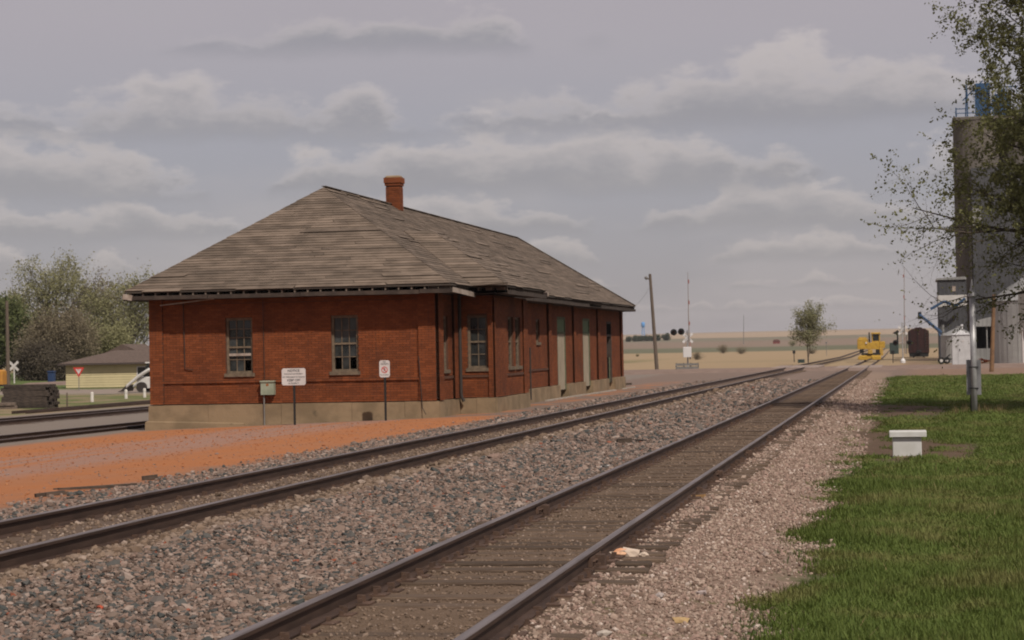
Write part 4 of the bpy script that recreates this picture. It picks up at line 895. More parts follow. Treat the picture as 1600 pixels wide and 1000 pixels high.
# far tree row, water tower, barn, farmhouse
for i, px in enumerate((982, 990, 997, 1005, 1013, 1020, 1032)):
    p = gp(at(px, 530, 1300)[0], 1300+i*6); tree('shelterbelt_tree', 'dark tree number %s from the left in the far shelterbelt behind the leaning pole' % ('one', 'two', 'three', 'four', 'five', 'six', 'seven')[i], p, (2.6, 3, 2.8, 3, 2.7, 3.2, 4.6)[i], cfgx(levels=2, seg=(4, 4), kids=(9,), len=(.6,), ang=(.7,), start=(.1,), sides=(4, 3), leaves=12, lspread=.5), lf_dark, .6, 90+i, stems=5, r=.1, group='far shelterbelt')
p = gp(at(1005, 520, 1900)[0], 1900); zt2 = at(1005, 503, 1900)[2]; m_blue = mat('tower_blue', (.08, .24, .50), rough=.6)
T = thing('water_tower', 'tiny pale blue water tower on the far ridge', 'water tower', p); x, y, z = p
for q in range(4): MB().tube([(x+1.6*math.cos(q*1.571+.78), y+1.6*math.sin(q*1.571+.78), z-1), (x+1.1*math.cos(q*1.571+.78), y+1.1*math.sin(q*1.571+.78), zt2-5)], .25, 6).build('leg', m_blue, T)
MB().lathe([(.5, -5.4), (1.7, -4.6), (1.8, -1), (1.2, -.3), (.1, 0)], 14, (x, y, zt2)).build('tank', m_blue, T, smooth=True)
p = gp(at(1213, 541, 900)[0], 900); x, y, z = p; T = thing('red_barn', 'tiny red barn in the far green field', 'barn', p)
MB().box((x-1.4, y, z), (x+1.4, y+4, z+1.2)).build('wall', mat('barn_red', (.16, .05, .045)), T); k = MB(); k.prism([(x-1.55, y-.2, z+1.2), (x+1.55, y-.2, z+1.2), (x+.9, y-.2, z+1.9), (x-.9, y-.2, z+1.9)], (0, 4.4, 0)); k.build('roof', mat('barn_roof', (.14, .07, .06)), T)
for i, (px, zt_) in enumerate(((1162, 492),)):
    p = gp(at(px, 545, 900)[0], 900); MB().tube([p, at(px, zt_, 900)], [.18, .08], 5).build('radio_mast', m_galv, label='faint thin mast standing in the far field', cat='mast')

# ------------------------------------------------------------------ yellow track machine
m_y = mat('machine_yellow', (.42, .26, .035), (.33, .19, .03), 4, .5); m_y2 = mat('machine_yellow_worn', (.42, .26, .05), (.30, .18, .04), 6, .6)
mx0, my0 = -3.52, 244.; mz = float(bz(my0)); T = thing('track_machine', 'yellow track maintenance machine standing on the nearest track', 'rail vehicle', (mx0, my0, mz))
def bx(n, a, c, m_=m_y, r=.05): return MB((mx0, my0, mz)).bev(a, c, r).build(n, m_, T)
bx('bumper', (-1.35, -1.6, .22), (1.1, -1.3, .62)); bx('plow_wing', (-1.5, -1.7, .1), (-.35, -1.45, .5)); bx('plow_wing', (.1, -1.72, .1), (1.15, -1.45, .48))
bx('frame', (-1.1, -1.3, .55), (1.1, 5, .85), m_black); bx('engine_hood', (-1.55, -1.2, 1.35), (-.35, 2.8, 2.55)); bx('hood_top', (-1.4, -1.0, 2.55), (-.5, 2.4, 2.75), m_y2)
bx('mid_deck', (-.45, -1.25, 1.3), (.95, 3, 2.1)); bx('lower_panel', (-1.3, -1.22, .9), (-.9, 3, 1.35), m_black); bx('lower_panel', (.55, -1.22, .86), (.95, 3, 1.3), m_black); bx('hitch', (-.35, -1.8, .8), (.2, -1.3, 1.25), m_y2)
bx('side_box', (.95, -1.1, 1.45), (1.62, 2, 2.2)); bx('side_arm', (.98, -1.2, .55), (1.4, -.8, 1.44), m_y2)
for a in (.12, .94):
    for q in (-1.0, .9): bx('cab_post', (a, q, 2.1), (a+.12, q+.12, 3.1))
bx('cab_roof', (.02, -1.15, 3.1), (1.15, 1.2, 3.26)); bx('cab_window', (.25, -.97, 2.15), (.93, .95, 3.08), m_glass, .02); bx('cab_sill', (.1, -1.05, 2.1), (1.08, -.98, 2.28))
bx('exhaust_stack', (-.25, .2, 2.1), (-.1, .35, 3.3), m_black, .02); bx('headlamp', (-.62, -1.3, 1.95), (-.42, -1.2, 2.15), m_sign, .02)
for sx in (-.75, .75):
    for sy in (-.4, 3.6): MB((mx0, my0, mz)).tube([(sx-.07, sy, .42), (sx+.07, sy, .42)], .42, 16).build('wheel', m_plate, T)
# ------------------------------------------------------------------ hopper car and signal beyond
m_hop = mat('hopper_dark_red', (.032, .010, .009), (.018, .006, .0055), 2, .8)
hb = onG(1436, 559, 290); hx, hy, hz_ = hb; T = thing('hopper_car', 'dark red covered hopper rail car seen end on', 'rail car', hb)
def hx_(n, a, c, m_=m_hop, r=.06): return MB(hb).bev(a, c, r).build(n, m_, T)
hx_('end_wall', (-1.5, 0, .75), (1.5, 12, 3.95), r=.06)
k = MB(hb); k.add([(-1.5, 0, 3.93), (1.5, 0, 3.93), (.85, 0, 4.3), (-.85, 0, 4.3), (-1.5, 12, 3.93), (1.5, 12, 3.93), (.85, 12, 4.3), (-.85, 12, 4.3)], [(0, 1, 2, 3), (7, 6, 5, 4), (0, 4, 5, 1), (1, 5, 6, 2), (2, 6, 7, 3), (3, 7, 4, 0)]); k.build('roof', m_hop, T)
hx_('roof_hatch', (-.55, .3, 4.3), (.55, 11, 4.48), r=.08); hx_('centre_sill', (-.35, -.5, .75), (.35, 12.4, 1.1), m_black)
k = MB(hb); k.prism([(-1.45, .1, .75), (1.45, .1, .75), (1.35, .1, .15), (-1.35, .1, .15)], (0, 2, 0)); k.build('discharge_chute', m_black, T)
for q in (-1.25, -.2, .9): MB(hb).box((q, -.06, 1.15), (q+.08, 0, 3.85)).build('end_post', m_black, T)
for q in np.linspace(1.3, 3.7, 7): MB(hb).box((.98, -.09, q), (1.42, -.06, q+.05)).build('ladder_rung', m_plate, T)
for sx in (-.75, .75):
    for sy in (1., 2.8, 9.5, 11.3): MB(hb).tube([(sx-.07, sy, .45), (sx+.07, sy, .45)], .45, 16).build('wheel', m_black, T)
MB(hb).tube([(-1.75, 8., .5), (-1.75, 8., 3.4)], .05, 8).build('grab_pole', m_galv, T)
track(float(hx), float(hz_), [225, 260, 340], (226, 262), 'short spur track under the dark hopper car', tie_z=-.19, seed=9, spacing=.6, plates=False)
gb = onG(1398, 553, 350); x, y, z = gb; T = thing('signal_cabinet', 'dark green signal cabinet with black signal head left of the hopper car', 'signal', gb); MB(gb).bev((-.9, 0, 0), (.75, 1.4, 2.1), .06).build('cabinet', mat('dark_green_box', (.03, .045, .04)), T)
MB(gb).tube([(.6, .3, 2.), (.6, .3, 4.4)], .16, 10).build('mast', m_black, T); k = MB(gb); k.prism([(-.35, .2, 3.9), (.65, .2, 4.45), (.9, .2, 4.1), (.6, .2, 3.5)], (0, .4, 0)); k.build('signal_head', m_black, T)

# ------------------------------------------------------------------ grain elevator group
def corr(name, c1, c2, axis=0, freq=20., horiz=False, rough=.55, metal=.35, str_=.8):
    if name in MATS: return MATS[name]
    m = mat(name, c1, c2, .5, rough, metal=metal, world=True); t = m.node_tree; n = NB(t); bs = t.nodes['Principled BSDF']
    X, Y, Z = n.sep(n.n('ShaderNodeNewGeometry').outputs['Position']); s = Z if horiz else n.m('ADD', X, Y)
    h = n.m('SINE', n.m('MULTIPLY', s, freq)); bp = n.n('ShaderNodeBump'); bp.inputs['Strength'].default_value = str_; bp.inputs['Distance'].default_value = .04; n.put(bp.inputs['Height'], h); t.links.new(bp.outputs[0], bs.inputs['Normal']); return m
m_silo = mat('silo_concrete', (.118, .102, .088), (.095, .082, .07), .35, .95, world=True, stretch=(1, 1, .35))
m_grey = corr('grey_steel_siding', (.058, .058, .063), (.046, .046, .05), freq=14., metal=.0, rough=.8, str_=.25); m_lsteel = corr('pale_steel_siding', (.25, .245, .24), (.19, .186, .182), freq=14., metal=.1, str_=.3); m_bin = corr('corrugated_bin_steel', (.36, .35, .335), (.29, .28, .27), horiz=True, freq=45., metal=.1, str_=.4); m_blu = mat('elevator_blue', (.025, .07, .15), (.02, .055, .12), 3, .6)
EYY = 262.; ez = float(gz(10, EYY))
def X_(px, Y=EYY): return float(at(px, 530, Y)[0])
def Z_(py, px=1540, Y=EYY): return float(at(px, py, Y)[2])
zs = Z_(181); rs = 2.9; xs = X_(1497)+rs
T = thing('concrete_elevator', 'tall concrete grain silos with blue machinery on top at the right', 'grain elevator', (xs, EYY+rs, ez))
for i in range(3): MB().lathe([(rs, -.5), (rs, zs-ez-.4)], 28, (xs+i*(2*rs-.15), EYY+rs, ez)).build('silo', m_silo, T, smooth=False)
MB().bev((xs-rs-.05, EYY-.05, zs-.4), (xs+rs*5.2, EYY+2*rs+.2, zs), .06).build('roof_slab', m_silo, T)
hl = X_(1523, EYY-2.2); MB().box((hl, EYY-3.2, ez), (hl+10, EYY-.02+.6, Z_(262, 1540, EYY-3))).build('leg_house', m_grey, T)
MB().box((hl+.05, EYY-3.24, Z_(352, 1540, EYY-3)), (hl+1.1, EYY-3.203, Z_(322, 1540, EYY-3))).build('siding_patch', m_lsteel, T)
MB().box((hl-.35, EYY-3.0, ez), (hl-.01, EYY-.5, Z_(330, 1540, EYY-3))).build('downspout', m_pipe, T)
BL_ = MB; mhx = X_(1545)
def blu(n, a, c, th=.16): MB().bar(a, c, th, th).build(n, m_blu, T)
MB().bev((mhx-.9, EYY+1, zs), (mhx+.9, EYY+3, Z_(128)), .05).build('machinery_housing', m_blu, T); MB().bev((mhx+1.4, EYY+1, zs), (mhx+3.4, EYY+3.2, Z_(146)), .05).build('machinery_housing', m_blu, T)
for a in (1502, 1520, 1533, 1560, 1574): blu('post', (X_(a), EYY+.4, zs), (X_(a), EYY+.4, Z_(166 if a < 1510 else 138)))
blu('rail', (X_(1502), EYY+.4, Z_(168)), (X_(1520), EYY+.4, Z_(168)), .1); blu('rail', (X_(1502), EYY+.4, Z_(175)), (X_(1600), EYY+.4, Z_(175)), .1)
blu('brace', (X_(1513), EYY+.5, Z_(155)), (X_(1545), EYY+.5, Z_(125))); blu('brace', (X_(1517), EYY+.5, zs), (X_(1519), EYY+.5, Z_(130))); blu('spout', (X_(1548), EYY+.3, zs), (X_(1575), EYY+.3, Z_(140)), .4); blu('top_rail', (X_(1528), EYY+.5, Z_(136)), (X_(1600), EYY+.5, Z_(136)), .14)
for a in np.linspace(1530, 1598, 9): blu('baluster', (X_(a), EYY+.5, Z_(136)), (X_(a), EYY+.5, Z_(150)), .08)
# annex: older grey elevator with a white band
AY = 246.; ax0, ax1 = X_(1468, AY), X_(1512, AY); z1, z2, z3 = Z_(437, 1490, AY), Z_(461, 1490, AY), Z_(479, 1490, AY)
T = thing('annex_elevator', 'dark grey clad elevator annex with a white band left of the silos', 'elevator annex', ((ax0+ax1)/2, AY, ez))
MB().box((ax0, AY, ez), (ax1, AY+9, z3)).build('lower_wall', m_grey, T); MB().box((ax0-.05, AY-.05, z3), (ax1, AY+9, z2)).build('white_band', mat('band_white', (.48, .46, .44), (.40, .38, .36), 2), T); MB().box((ax0, AY, z2), (ax1, AY+9, z1)).build('upper_wall', m_grey, T)
k = MB(); k.prism([(ax0-.2, AY-.2, z1), (ax1, AY-.2, z1), (ax1, AY-.2, z1+.35), (ax0-.2, AY-.2, z1+.2)], (0, 9.4, 0)); k.build('roof', m_lsteel, T)
MB().box((X_(1489.5, AY), AY-.06, Z_(455, 1490, AY)), (X_(1495, AY), AY-.01, Z_(447, 1490, AY))).build('vent', m_paleboard, T)
for i, (a, c) in enumerate((((1454, 483), (1475, 471)), ((1475, 471), (1494, 478)), ((1494, 478), (1508, 466)))):
    MB().bar(at(*a, AY-1.5), at(*c, AY-1.5), .3, .3).build('spout', m_blu, T)
# blue portable auger
a0, a1 = at(1437, 492, 240), at(1492, 537, 222); T = thing('grain_auger', 'long blue portable grain auger rising toward the left', 'auger', gp(at(1480, 550, 226)[0], 226))
MB().tube([a0, a1], .17, 10).build('tube', m_blu, T); MB().bar(a0+[0, 0, -.5], a0+[0, 0, .35], .4, .35).build('spout_head', m_black, T); 
q = at(1476, 566, 186); k = MB(); k.bar(a1, gp(a1[0]+1, a1[1]-2, .4), .2, .2); k.build('hopper_end', m_black, T)
MB().bar((a0+a1)/2, gp(((a0+a1)/2)[0]+1.5, 228, .3), .1, .1).build('strut', m_blu, T)
for s in (-.8, .8): MB().tube([gp(a1[0]+s, 224, .4)-[.1, 0, 0], gp(a1[0]+s, 224, .4)+[.1, 0, 0]], .4, 14).build('wheel', m_black, T)
# wheeled dolly beside the shed
q = onG(1471, 569, 180); T = thing('wheeled_dolly', 'small wheeled dolly left of the white signal shed', 'dolly', q); m_rub = mat('tyre_rubber', (.015, .014, .013), rough=.9)
for i, (dx_, dy_) in enumerate(((0, 0), (.55, 1.2))):
    o = MB(q).tube([(dx_, dy_-.1, .34), (dx_, dy_+.1, .34)], .34, 18).build('wheel', m_rub, T); MB(q).tube([(dx_, dy_-.12, .34), (dx_, dy_+.11, .34)], .15, 12).build('rim', m_sign, o)
MB(q).bar((-.1, .5, .4), (1.4, .6, .5), .12, .12).build('axle_beam', m_black, T); MB(q).bar((.3, .6, .45), (.9, .6, .95), .1, .1).build('hitch', m_black, T)
# white signal shed
q = onG(1504, 572, 178); sx0, sx1 = float(at(1488.5, 570, q[1])[0]), float(at(1517.5, 570, q[1])[0]); sy = q[1]; sz = float(gz(sx0, sy)); zt_ = float(at(1504, 523, sy)[2])
m_shed = mat('shed_white_metal', (.46, .45, .45), (.40, .39, .39), 2, .55)
T = thing('signal_shed', 'small white metal signal shed with peaked roof', 'shed', ((sx0+sx1)/2, sy, sz)); MB().box((sx0, sy, sz), (sx1, sy+2, zt_)).build('wall', m_shed, T)
xm = (sx0+sx1)/2; k = MB(); k.add([(sx0-.06, sy-.08, zt_), (sx1+.06, sy-.08, zt_), (sx1+.06, sy+2.08, zt_), (sx0-.06, sy+2.08, zt_), (xm, sy+1, zt_+.42)], [(0, 1, 4), (1, 2, 4), (2, 3, 4), (3, 0, 4), (3, 2, 1, 0)]); k.build('roof', m_shed, T)
MB().lathe([(.09, 0), (.09, .42), (.16, .45), (.12, .58), (.02, .62)], 10, (xm+.1, sy+1, zt_+.3)).build('vent', m_shed, T)
MB().box((sx0+.5, sy-.035, sz+.15), (sx1-.35, sy-.004, zt_-.35)).build('door', m_shed, T); MB().box((sx1-.75, sy-.06, zt_-.62), (sx1-.58, sy-.037, zt_-.5)).build('placard', m_sign, T); MB().box((sx0+.6, sy-.07, sz+1.3), (sx0+.66, sy-.037, sz+1.5)).build('handle', m_black, T)
MB().box((sx0-.05, sy-.06, sz-.05), (sx1+.05, sy+2.05, sz+.08)).build('base', m_conc, T)
# small bin with conical roof behind the shed
q = gp(X_(1497, 215), 215); zc = Z_(524, 1497, 215); T = thing('small_grain_bin', 'small grey grain bin with conical roof behind the signal shed', 'grain bin', q)
MB(q).lathe([(1.75, -.1), (1.75, zc-q[2])], 24).build('wall', m_bin, T, smooth=False); MB(q).lathe([(1.85, zc-q[2]), (.25, zc-q[2]+.75), (.25, zc-q[2]+.95)], 24).build('roof', m_lsteel, T)
MB(q).tube([(-1.5, -.6, zc-q[2]), (-1.5, -.6, zc-q[2]+1.1)], .12, 8).build('vent_pipe', m_lsteel, T)
# open steel shed
OY = 225.; o0, o1 = X_(1522, OY), X_(1566, OY); oz = float(gz(o0, OY)); q1, q2 = Z_(510, 1540, OY), Z_(496, 1540, OY)
T = thing('machine_shed', 'grey steel drive shed below the silos behind the leaning brown pole', 'shed', ((o0+o1)/2, OY, oz))
MB().box((o0, OY, oz), (o0+.25, OY+6, q1)).build('side_wall', m_lsteel, T); MB().box((o1-.9, OY, oz), (o1, OY+6, q1)).build('side_wall', m_lsteel, T); MB().box((o0+.25, OY+5, oz), (o1-.9, OY+5.2, q1)).build('rear_wall', m_grey, T)
MB().box((o0+.25, OY+.1, oz), (o1-.9, OY+.2, oz+1.4)).build('lower_panel', m_lsteel, T)
k = MB(); k.prism([(o0-.2, OY-.2, q1), (o1+.2, OY-.2, q1), (o1+.2, OY-.2, q2+.3), (o0+.6, OY-.2, q2-.2)], (0, 6.4, 0)); k.build('roof', m_lsteel, T); MB().box((o0+1.3, OY+.06, oz), (o0+1.42, OY+.2, q1)).build('post', m_lsteel, T)
# corrugated main bin and hopper bin at the right edge
q = gp(X_(1553, 200)+3.3, 204.); ze = Z_(470, 1560, 201); T = thing('corrugated_bin', 'large corrugated steel grain bin at the right edge', 'grain bin', q); h_ = ze-q[2]
MB(q).lathe([(3.3, -.2), (3.3, h_)], 40).build('wall', m_bin, T, smooth=False); MB(q).lathe([(3.4, h_), (1.2, h_+1.6), (.4, h_+2.2), (.4, h_+2.5)], 40).build('roof', m_lsteel, T)
for a in np.linspace(0, 2*math.pi, 20, endpoint=False): MB(q).box((3.30*math.cos(a)-.02, 3.30*math.sin(a)-.02, 0), (3.30*math.cos(a)+.02, 3.30*math.sin(a)+.02, h_)).build('stiffener', m_lsteel, T)
for a in range(12): MB(q).bar((3.42*math.cos(a*.52), 3.42*math.sin(a*.52), h_+.03), (1.25*math.cos(a*.52), 1.25*math.sin(a*.52), h_+1.63), .06, .06).build('roof_rib', m_lsteel, T)
q = gp(X_(1594, 188)+2.0, 188.); T = thing('hopper_bin', 'pale cone bottomed hopper bin on legs at the right edge', 'grain bin', q); h_ = Z_(455, 1598, 188)-q[2]; hl_ = Z_(518, 1598, 188)-q[2]
MB(q).lathe([(.3, .9), (2.1, hl_), (2.1, h_), (.4, h_+1.5)], 32).build('hopper', mat('bin_cream', (.42, .40, .35), (.36, .34, .29), 1, .5), T)
for a in range(6): MB(q).bar((2.05*math.cos(a*1.047+.5), 2.05*math.sin(a*1.047+.5), -.1), (2.05*math.cos(a*1.047+.5), 2.05*math.sin(a*1.047+.5), hl_+.3), .16, .16).build('leg', m_sign, T)
q = onG(1554, 567, 185); T = thing('orange_debris', 'low heap of orange safety netting at the bin foot', 'netting', q)
for i in range(7):
    R = random.Random(i); c_ = q+[R.uniform(-1.6, 1.4), R.uniform(0, 1), .1]; P = [c_+np.array([R.uniform(-.7, .7), R.uniform(-.3, .3), R.uniform(-.1, .3)]) for _ in range(5)]
    k = MB(); k.tube(P, [.02, .09, .1, .08, .02], 6); k.build('netting_fold', mat('safety_orange', (.5, .13, .05), (.35, .09, .03), 5), T)
q = onG(1549, 581, 150); x, y, z = q; T = thing('utility_pole', 'short brown wooden pole before the grain bins', 'pole', q); MB().tube([q-[0, 0, .4], at(1553, 460, y)], [.17, .12], 10).build('shaft', mat('brown_pole', (.20, .115, .06), (.14, .08, .045), 4, .9), T)

# ------------------------------------------------------------------ near right: signal pole with cabinet, white pedestal
q = onG(1523, 646, 58); x, y, z = q; s = y/3200.
T = thing('marker_pole', 'silver pole with pointed cap and back of a cabinet panel on the grass', 'pole', q)
tp = at(1518, 438, y); tm_ = at(1519, 463, y)
MB().tube([q-[0, 0, .3], tm_], .085, 16).build('shaft', m_alu, T, smooth=True)
k = MB(); c_ = tm_; prof = [(.135, -.01), (.135, .02), (.09, .09), (.05, .26), (.02, .46), (.006, .5)]; k.lathe(prof, 18, tuple(c_)); k.build('finial', m_alu, T, smooth=True)
x0_, x1_ = at(1510, 590, y+.1)[0], at(1533, 590, y+.1)[0]; zl, zh = at(1521, 617, y)[2], at(1521, 562, y)[2]
MB().bev((x0_, y+.1, zl), (x1_, y+.13, zh), .006).build('panel', mat('panel_back_grey', (.24, .235, .24), (.2, .195, .2), 3, .5, metal=.3), T)
for f in (.18, .78): MB().box((x0_+.08, y-.09, zl+(zh-zl)*f), (x1_-.08, y+.099, zl+(zh-zl)*f+.025)).build('clamp', m_black, T)
MB().box((x0_+.1, y+.135, z-.2), (x0_+.17, y+.2, zl+.3)).build('rear_post', m_black, T)
q = onG(1419, 715, 36.5); x, y, z = q; m_ped = mat('pedestal_paint', (.50, .49, .47), (.43, .42, .39), 3, .6, world=True)
T = thing('signal_pedestal', 'small white square pedestal box with overhanging lid on the grass', 'pedestal', q)
MB().bev((x-.27, y, z-.1), (x+.24, y+.45, z+.37), .012).build('body', m_ped, T); MB().bev((x-.325, y-.06, z+.372), (x+.33, y+.5, z+.47), .012).build('lid', m_ped, T)
k = MB(); k.box((x-.25, y-.012, z-.02), (x+.22, y-.001, z+.03)); k.build('dirt_line', mat('soil_splash', (.22, .15, .10), (.36, .3, .25), 20), T)

# ------------------------------------------------------------------ near tree at the right edge
TK = 1.22; TB = gp(7.2*TK, 51.0*TK); T = thing('overhanging_tree', 'leafy spring tree reaching in from the right edge', 'tree', TB); R = random.Random(23); mb = MB(); tips = []
mb.tube([TB-[0, 0, .3], TB+[0, 0, 1.2], TB+[-.15, .1, 3.2], TB+[-.1, 0, 6.5], TB+[.3, .2, 10.5]], [.48, .38, .33, .26, .1], 12)
cf = dict(levels=3, seg=(7, 6, 5), wig=(.10, .15, .2), up=(.0, -.005, -.02), taper=.85, sides=(6, 4, 3), kids=(15, 10), start=(.15, .1), ang=(.75, .85), len=(.42, .5), rr=.42, leaves=14, lspread=.06)
limbs = [((1.2, 50.2, 9.2), 8.2), ((1.6, 51.5, 8.0), 7.), ((2.2, 49.5, 10.5), 8.6), ((.5, 50.6, 5.9), 4.8), ((1.0, 51.8, 5.0), 4.2), ((.1, 51., 4.0), 3.4), ((1.3, 49.8, 3.9), 3.2), ((2.4, 52.6, 6.4), 5.), ((2.6, 48.6, 7.2), 5.6), ((3., 50., 12.2), 9.), ((2.6, 50.8, 4.6), 3.), ((2.2, 51.2, 7.0), 5.2),
         ((12, 48, 9), 6), ((13, 53, 7), 5), ((10, 57, 9), 6), ((8, 45, 8), 5), ((9, 51, 13), 9), ((5, 56, 9), 6.5), ((4.5, 46, 9.5), 6.5), ((6, 50, 13.2), 9.5), ((4.4, 53.5, 11.5), 8.5)]
for e, zs_ in limbs:
    p = TB+[0, 0, zs_-TB[2]*0-.25]; p[2] = zs_*.8; e = EYE+(np.array(e, float)-EYE)*TK; p[2] *= TK; d = e-p; L = np.linalg.norm(d); branch(mb, R, p, d/L+np.array([0, 0, .05]), L, .1, 0, cf, tips)
mb.build('trunk', m_bark, T, smooth=True)
C = np.array(tips); keepm = np.random.default_rng(3).random(len(C)) < np.clip(.22+.33*(C[:, 0]-1.1), .20, 1.)*(1-.9*np.exp(-((C[:, 0]-2.35)/1.05)**2-((C[:, 2]-8.75)/.8)**2))*(.26+.74*smooth(3.8, 6.2, C[:, 2]))
C = C[keepm]; link('crown', leaves_mesh('crown', C-TB, .095, 5), lf_near, T, tuple(TB))
print('near leaves', len(C))

# ------------------------------------------------------------------ ballast stones and grass (scattered geometry)
def scatter(name, pts, rot, scl, tmpl, label=None, cat=None):
    me = bpy.data.meshes.new(name); me.from_pydata(pts.tolist(), [], [])
    for nm, arr in (('rot', rot), ('scl', scl)):
        a = me.attributes.new(nm, 'FLOAT_VECTOR', 'POINT'); a.data.foreach_set('vector', np.asarray(arr, np.float32).ravel())
    o = link(name, me, None); ng = bpy.data.node_groups.new(name, 'GeometryNodeTree')
    ng.interface.new_socket('Geometry', in_out='INPUT', socket_type='NodeSocketGeometry'); ng.interface.new_socket('Geometry', in_out='OUTPUT', socket_type='NodeSocketGeometry')
    gi, go = ng.nodes.new('NodeGroupInput'), ng.nodes.new('NodeGroupOutput'); ip = ng.nodes.new('GeometryNodeInstanceOnPoints'); oi = ng.nodes.new('GeometryNodeObjectInfo'); oi.inputs['Object'].default_value = tmpl
    na, nb_ = ng.nodes.new('GeometryNodeInputNamedAttribute'), ng.nodes.new('GeometryNodeInputNamedAttribute')
    for z_, k in ((na, 'rot'), (nb_, 'scl')): z_.data_type = 'FLOAT_VECTOR'; z_.inputs['Name'].default_value = k
    L = ng.links.new; L(gi.outputs[0], ip.inputs['Points']); L(oi.outputs['Geometry'], ip.inputs['Instance']); L(na.outputs[0], ip.inputs['Rotation']); L(nb_.outputs[0], ip.inputs['Scale']); L(ip.outputs[0], go.inputs[0])
    md = o.modifiers.new('scatter', 'NODES'); md.node_group = ng; tag(o, label, cat, kind='stuff'); return o
def inview(P, mx_=380):
    q = P-EYE; d = q@FW; px = 800+FPX*(q@RT)/d; py = 500-FPX*(q@UP)/d; return (d > 5) & (px > -mx_) & (px < 1600+mx_) & (py < 1000+mx_)
import bmesh
def stone(seed, flat=.7):
    bm = bmesh.new(); bmesh.ops.create_icosphere(bm, subdivisions=1, radius=.5); R = np.random.default_rng(seed); cuts = R.normal(size=(7, 3)); cuts /= np.linalg.norm(cuts, axis=1)[:, None]; h = R.uniform(.26, .42, 7)
    for v in bm.verts:
        p = np.array(v.co)
        for c_, hh in zip(cuts, h):
            e = p@c_-hh
            if e > 0: p = p-c_*e
        v.co = p*[1, R.uniform(.8, .85), flat]
    me = bpy.data.meshes.new('stone'); bm.to_mesh(me); bm.free(); return bpy.data.objects.new('stone_template', me)
def stone_mat(name, stops):
    m = bpy.data.materials.new(name); m.use_nodes = True; n = NB(m.node_tree); bs = m.node_tree.nodes['Principled BSDF']; bs.inputs['Roughness'].default_value = .9; bs.inputs['Specular IOR Level'].default_value = .2
    r = n.n('ShaderNodeObjectInfo').outputs['Random']; o_ = n.n('ShaderNodeValToRGB'); o_.color_ramp.interpolation = 'CONSTANT'; e = o_.color_ramp.elements
    while len(e) < len(stops): e.new(.5)
    for i, (p, c_) in enumerate(stops): e[i].position = p; e[i].color = (*c_, 1)
    n.put(o_.inputs[0], r); nz = n.noise(n.n('ShaderNodeNewGeometry').outputs['Position'], 40., 4.); c_ = n.mix(n.m('MULTIPLY', n.ss(.45, .75, nz), .45), o_.outputs[0], (.10, .078, .064)); n.put(bs.inputs['Base Color'], c_); return m
sm_ballast = stone_mat('ballast_stone', [(0, (.175, .123, .098)), (.14, (.23, .166, .135)), (.28, (.125, .085, .066)), (.40, (.195, .132, .105)), (.51, (.075, .073, .068)), (.61, (.048, .052, .05)), (.73, (.15, .11, .088)), (.85, (.27, .208, .174)), (.93, (.105, .088, .078)), (.992, (.22, .07, .04))])
sm_verge = stone_mat('verge_stone', [(0, (.225, .155, .122)), (.2, (.29, .212, .168)), (.4, (.165, .11, .083)), (.55, (.33, .25, .20)), (.7, (.14, .096, .074)), (.82, (.275, .185, .15)), (.95, (.43, .35, .30))])
sm_worn = stone_mat('worn_stone', [(0, (.14, .095, .066)), (.25, (.18, .126, .09)), (.5, (.088, .06, .042)), (.75, (.195, .142, .108)), (.93, (.27, .205, .165))])
sten = [stone(s) for s in range(4)]
def bed(name, x0, x1, zones, size, tm_i, mt, label, skip=None, fall=None, dz=0.):
    pts = []; sc_ = []
    for (y0, y1, dens, mul) in zones:
        n_ = int((x1-x0)*(y1-y0)*dens); x = rng.uniform(x0, x1, n_); y = rng.uniform(y0, y1, n_); s_ = size*mul*np.exp(rng.normal(0, .36, n_))
        pts.append(np.stack([x, y, gz(x, y)+s_*.12+dz], 1)); sc_.append(s_)
    P = np.concatenate(pts); s_ = np.concatenate(sc_); ok = inview(P)
    if skip is not None: ok &= ~skip(P)
    if fall is not None: ok &= rng.random(len(P)) < fall(P)
    P, s_ = P[ok], s_[ok]; n_ = len(P)
    t = bpy.data.objects.new('stone_template', sten[tm_i].data.copy()); t.data.materials.append(mt)
    scatter(name, P, np.stack([rng.normal(0, .35, n_), rng.normal(0, .35, n_), rng.uniform(0, 6.28, n_)], 1), np.stack([s_*rng.uniform(.8, 1.3, n_), s_*rng.uniform(.8, 1.2, n_), s_*rng.uniform(.8, 1.2, n_)], 1), t, label, 'gravel'); return n_
Zb = [(12, 26, 620, 1.), (26, 42, 360, 1.2), (42, 70, 140, 1.6), (70, 120, 44, 2.4)]
cnt = bed('ballast', -7.35, -4.4, Zb, .047, 0, sm_ballast, 'mixed pink and dark crushed ballast between the two tracks', skip=lambda P: (np.abs(P[:, 0]+4.2725) < .085) | (P[:, 0] < -7.72))
cnt += bed('ballast', -7.8, -7.2, Zb, .05, 3, sm_worn, 'brown stained ballast along the near rail of the main track', skip=lambda P: (np.abs(P[:, 0]+7.8875) < .085), dz=-.01)
cnt += bed('ballast', -9.3, -7.98, [(16, 50, 150, 1.), (50, 100, 50, 1.5)], .045, 1, sm_worn, 'oily brown ballast between the rails of the main track', fall=lambda P: np.where(np.mod(P[:, 1]-12, .5) > .22, 1., .25))
cnt += bed('ballast', -11.9, -9.5, [(18, 60, 150, 1.), (60, 120, 40, 1.6)], .05, 2, sm_ballast, 'pinkish ballast shoulder between the main track and the orange yard', fall=lambda P: np.clip((P[:, 0]+11.9)/1.2, .05, 1))
cnt += bed('ballast', -4.18, -2.86, [(11, 30, 250, 1.), (30, 60, 100, 1.3)], .025, 3, sm_worn, 'fine brown gravel covering the ties of the nearest track', fall=lambda P: np.where(np.mod(P[:, 1]-8, .5) > .2, 1., .45))
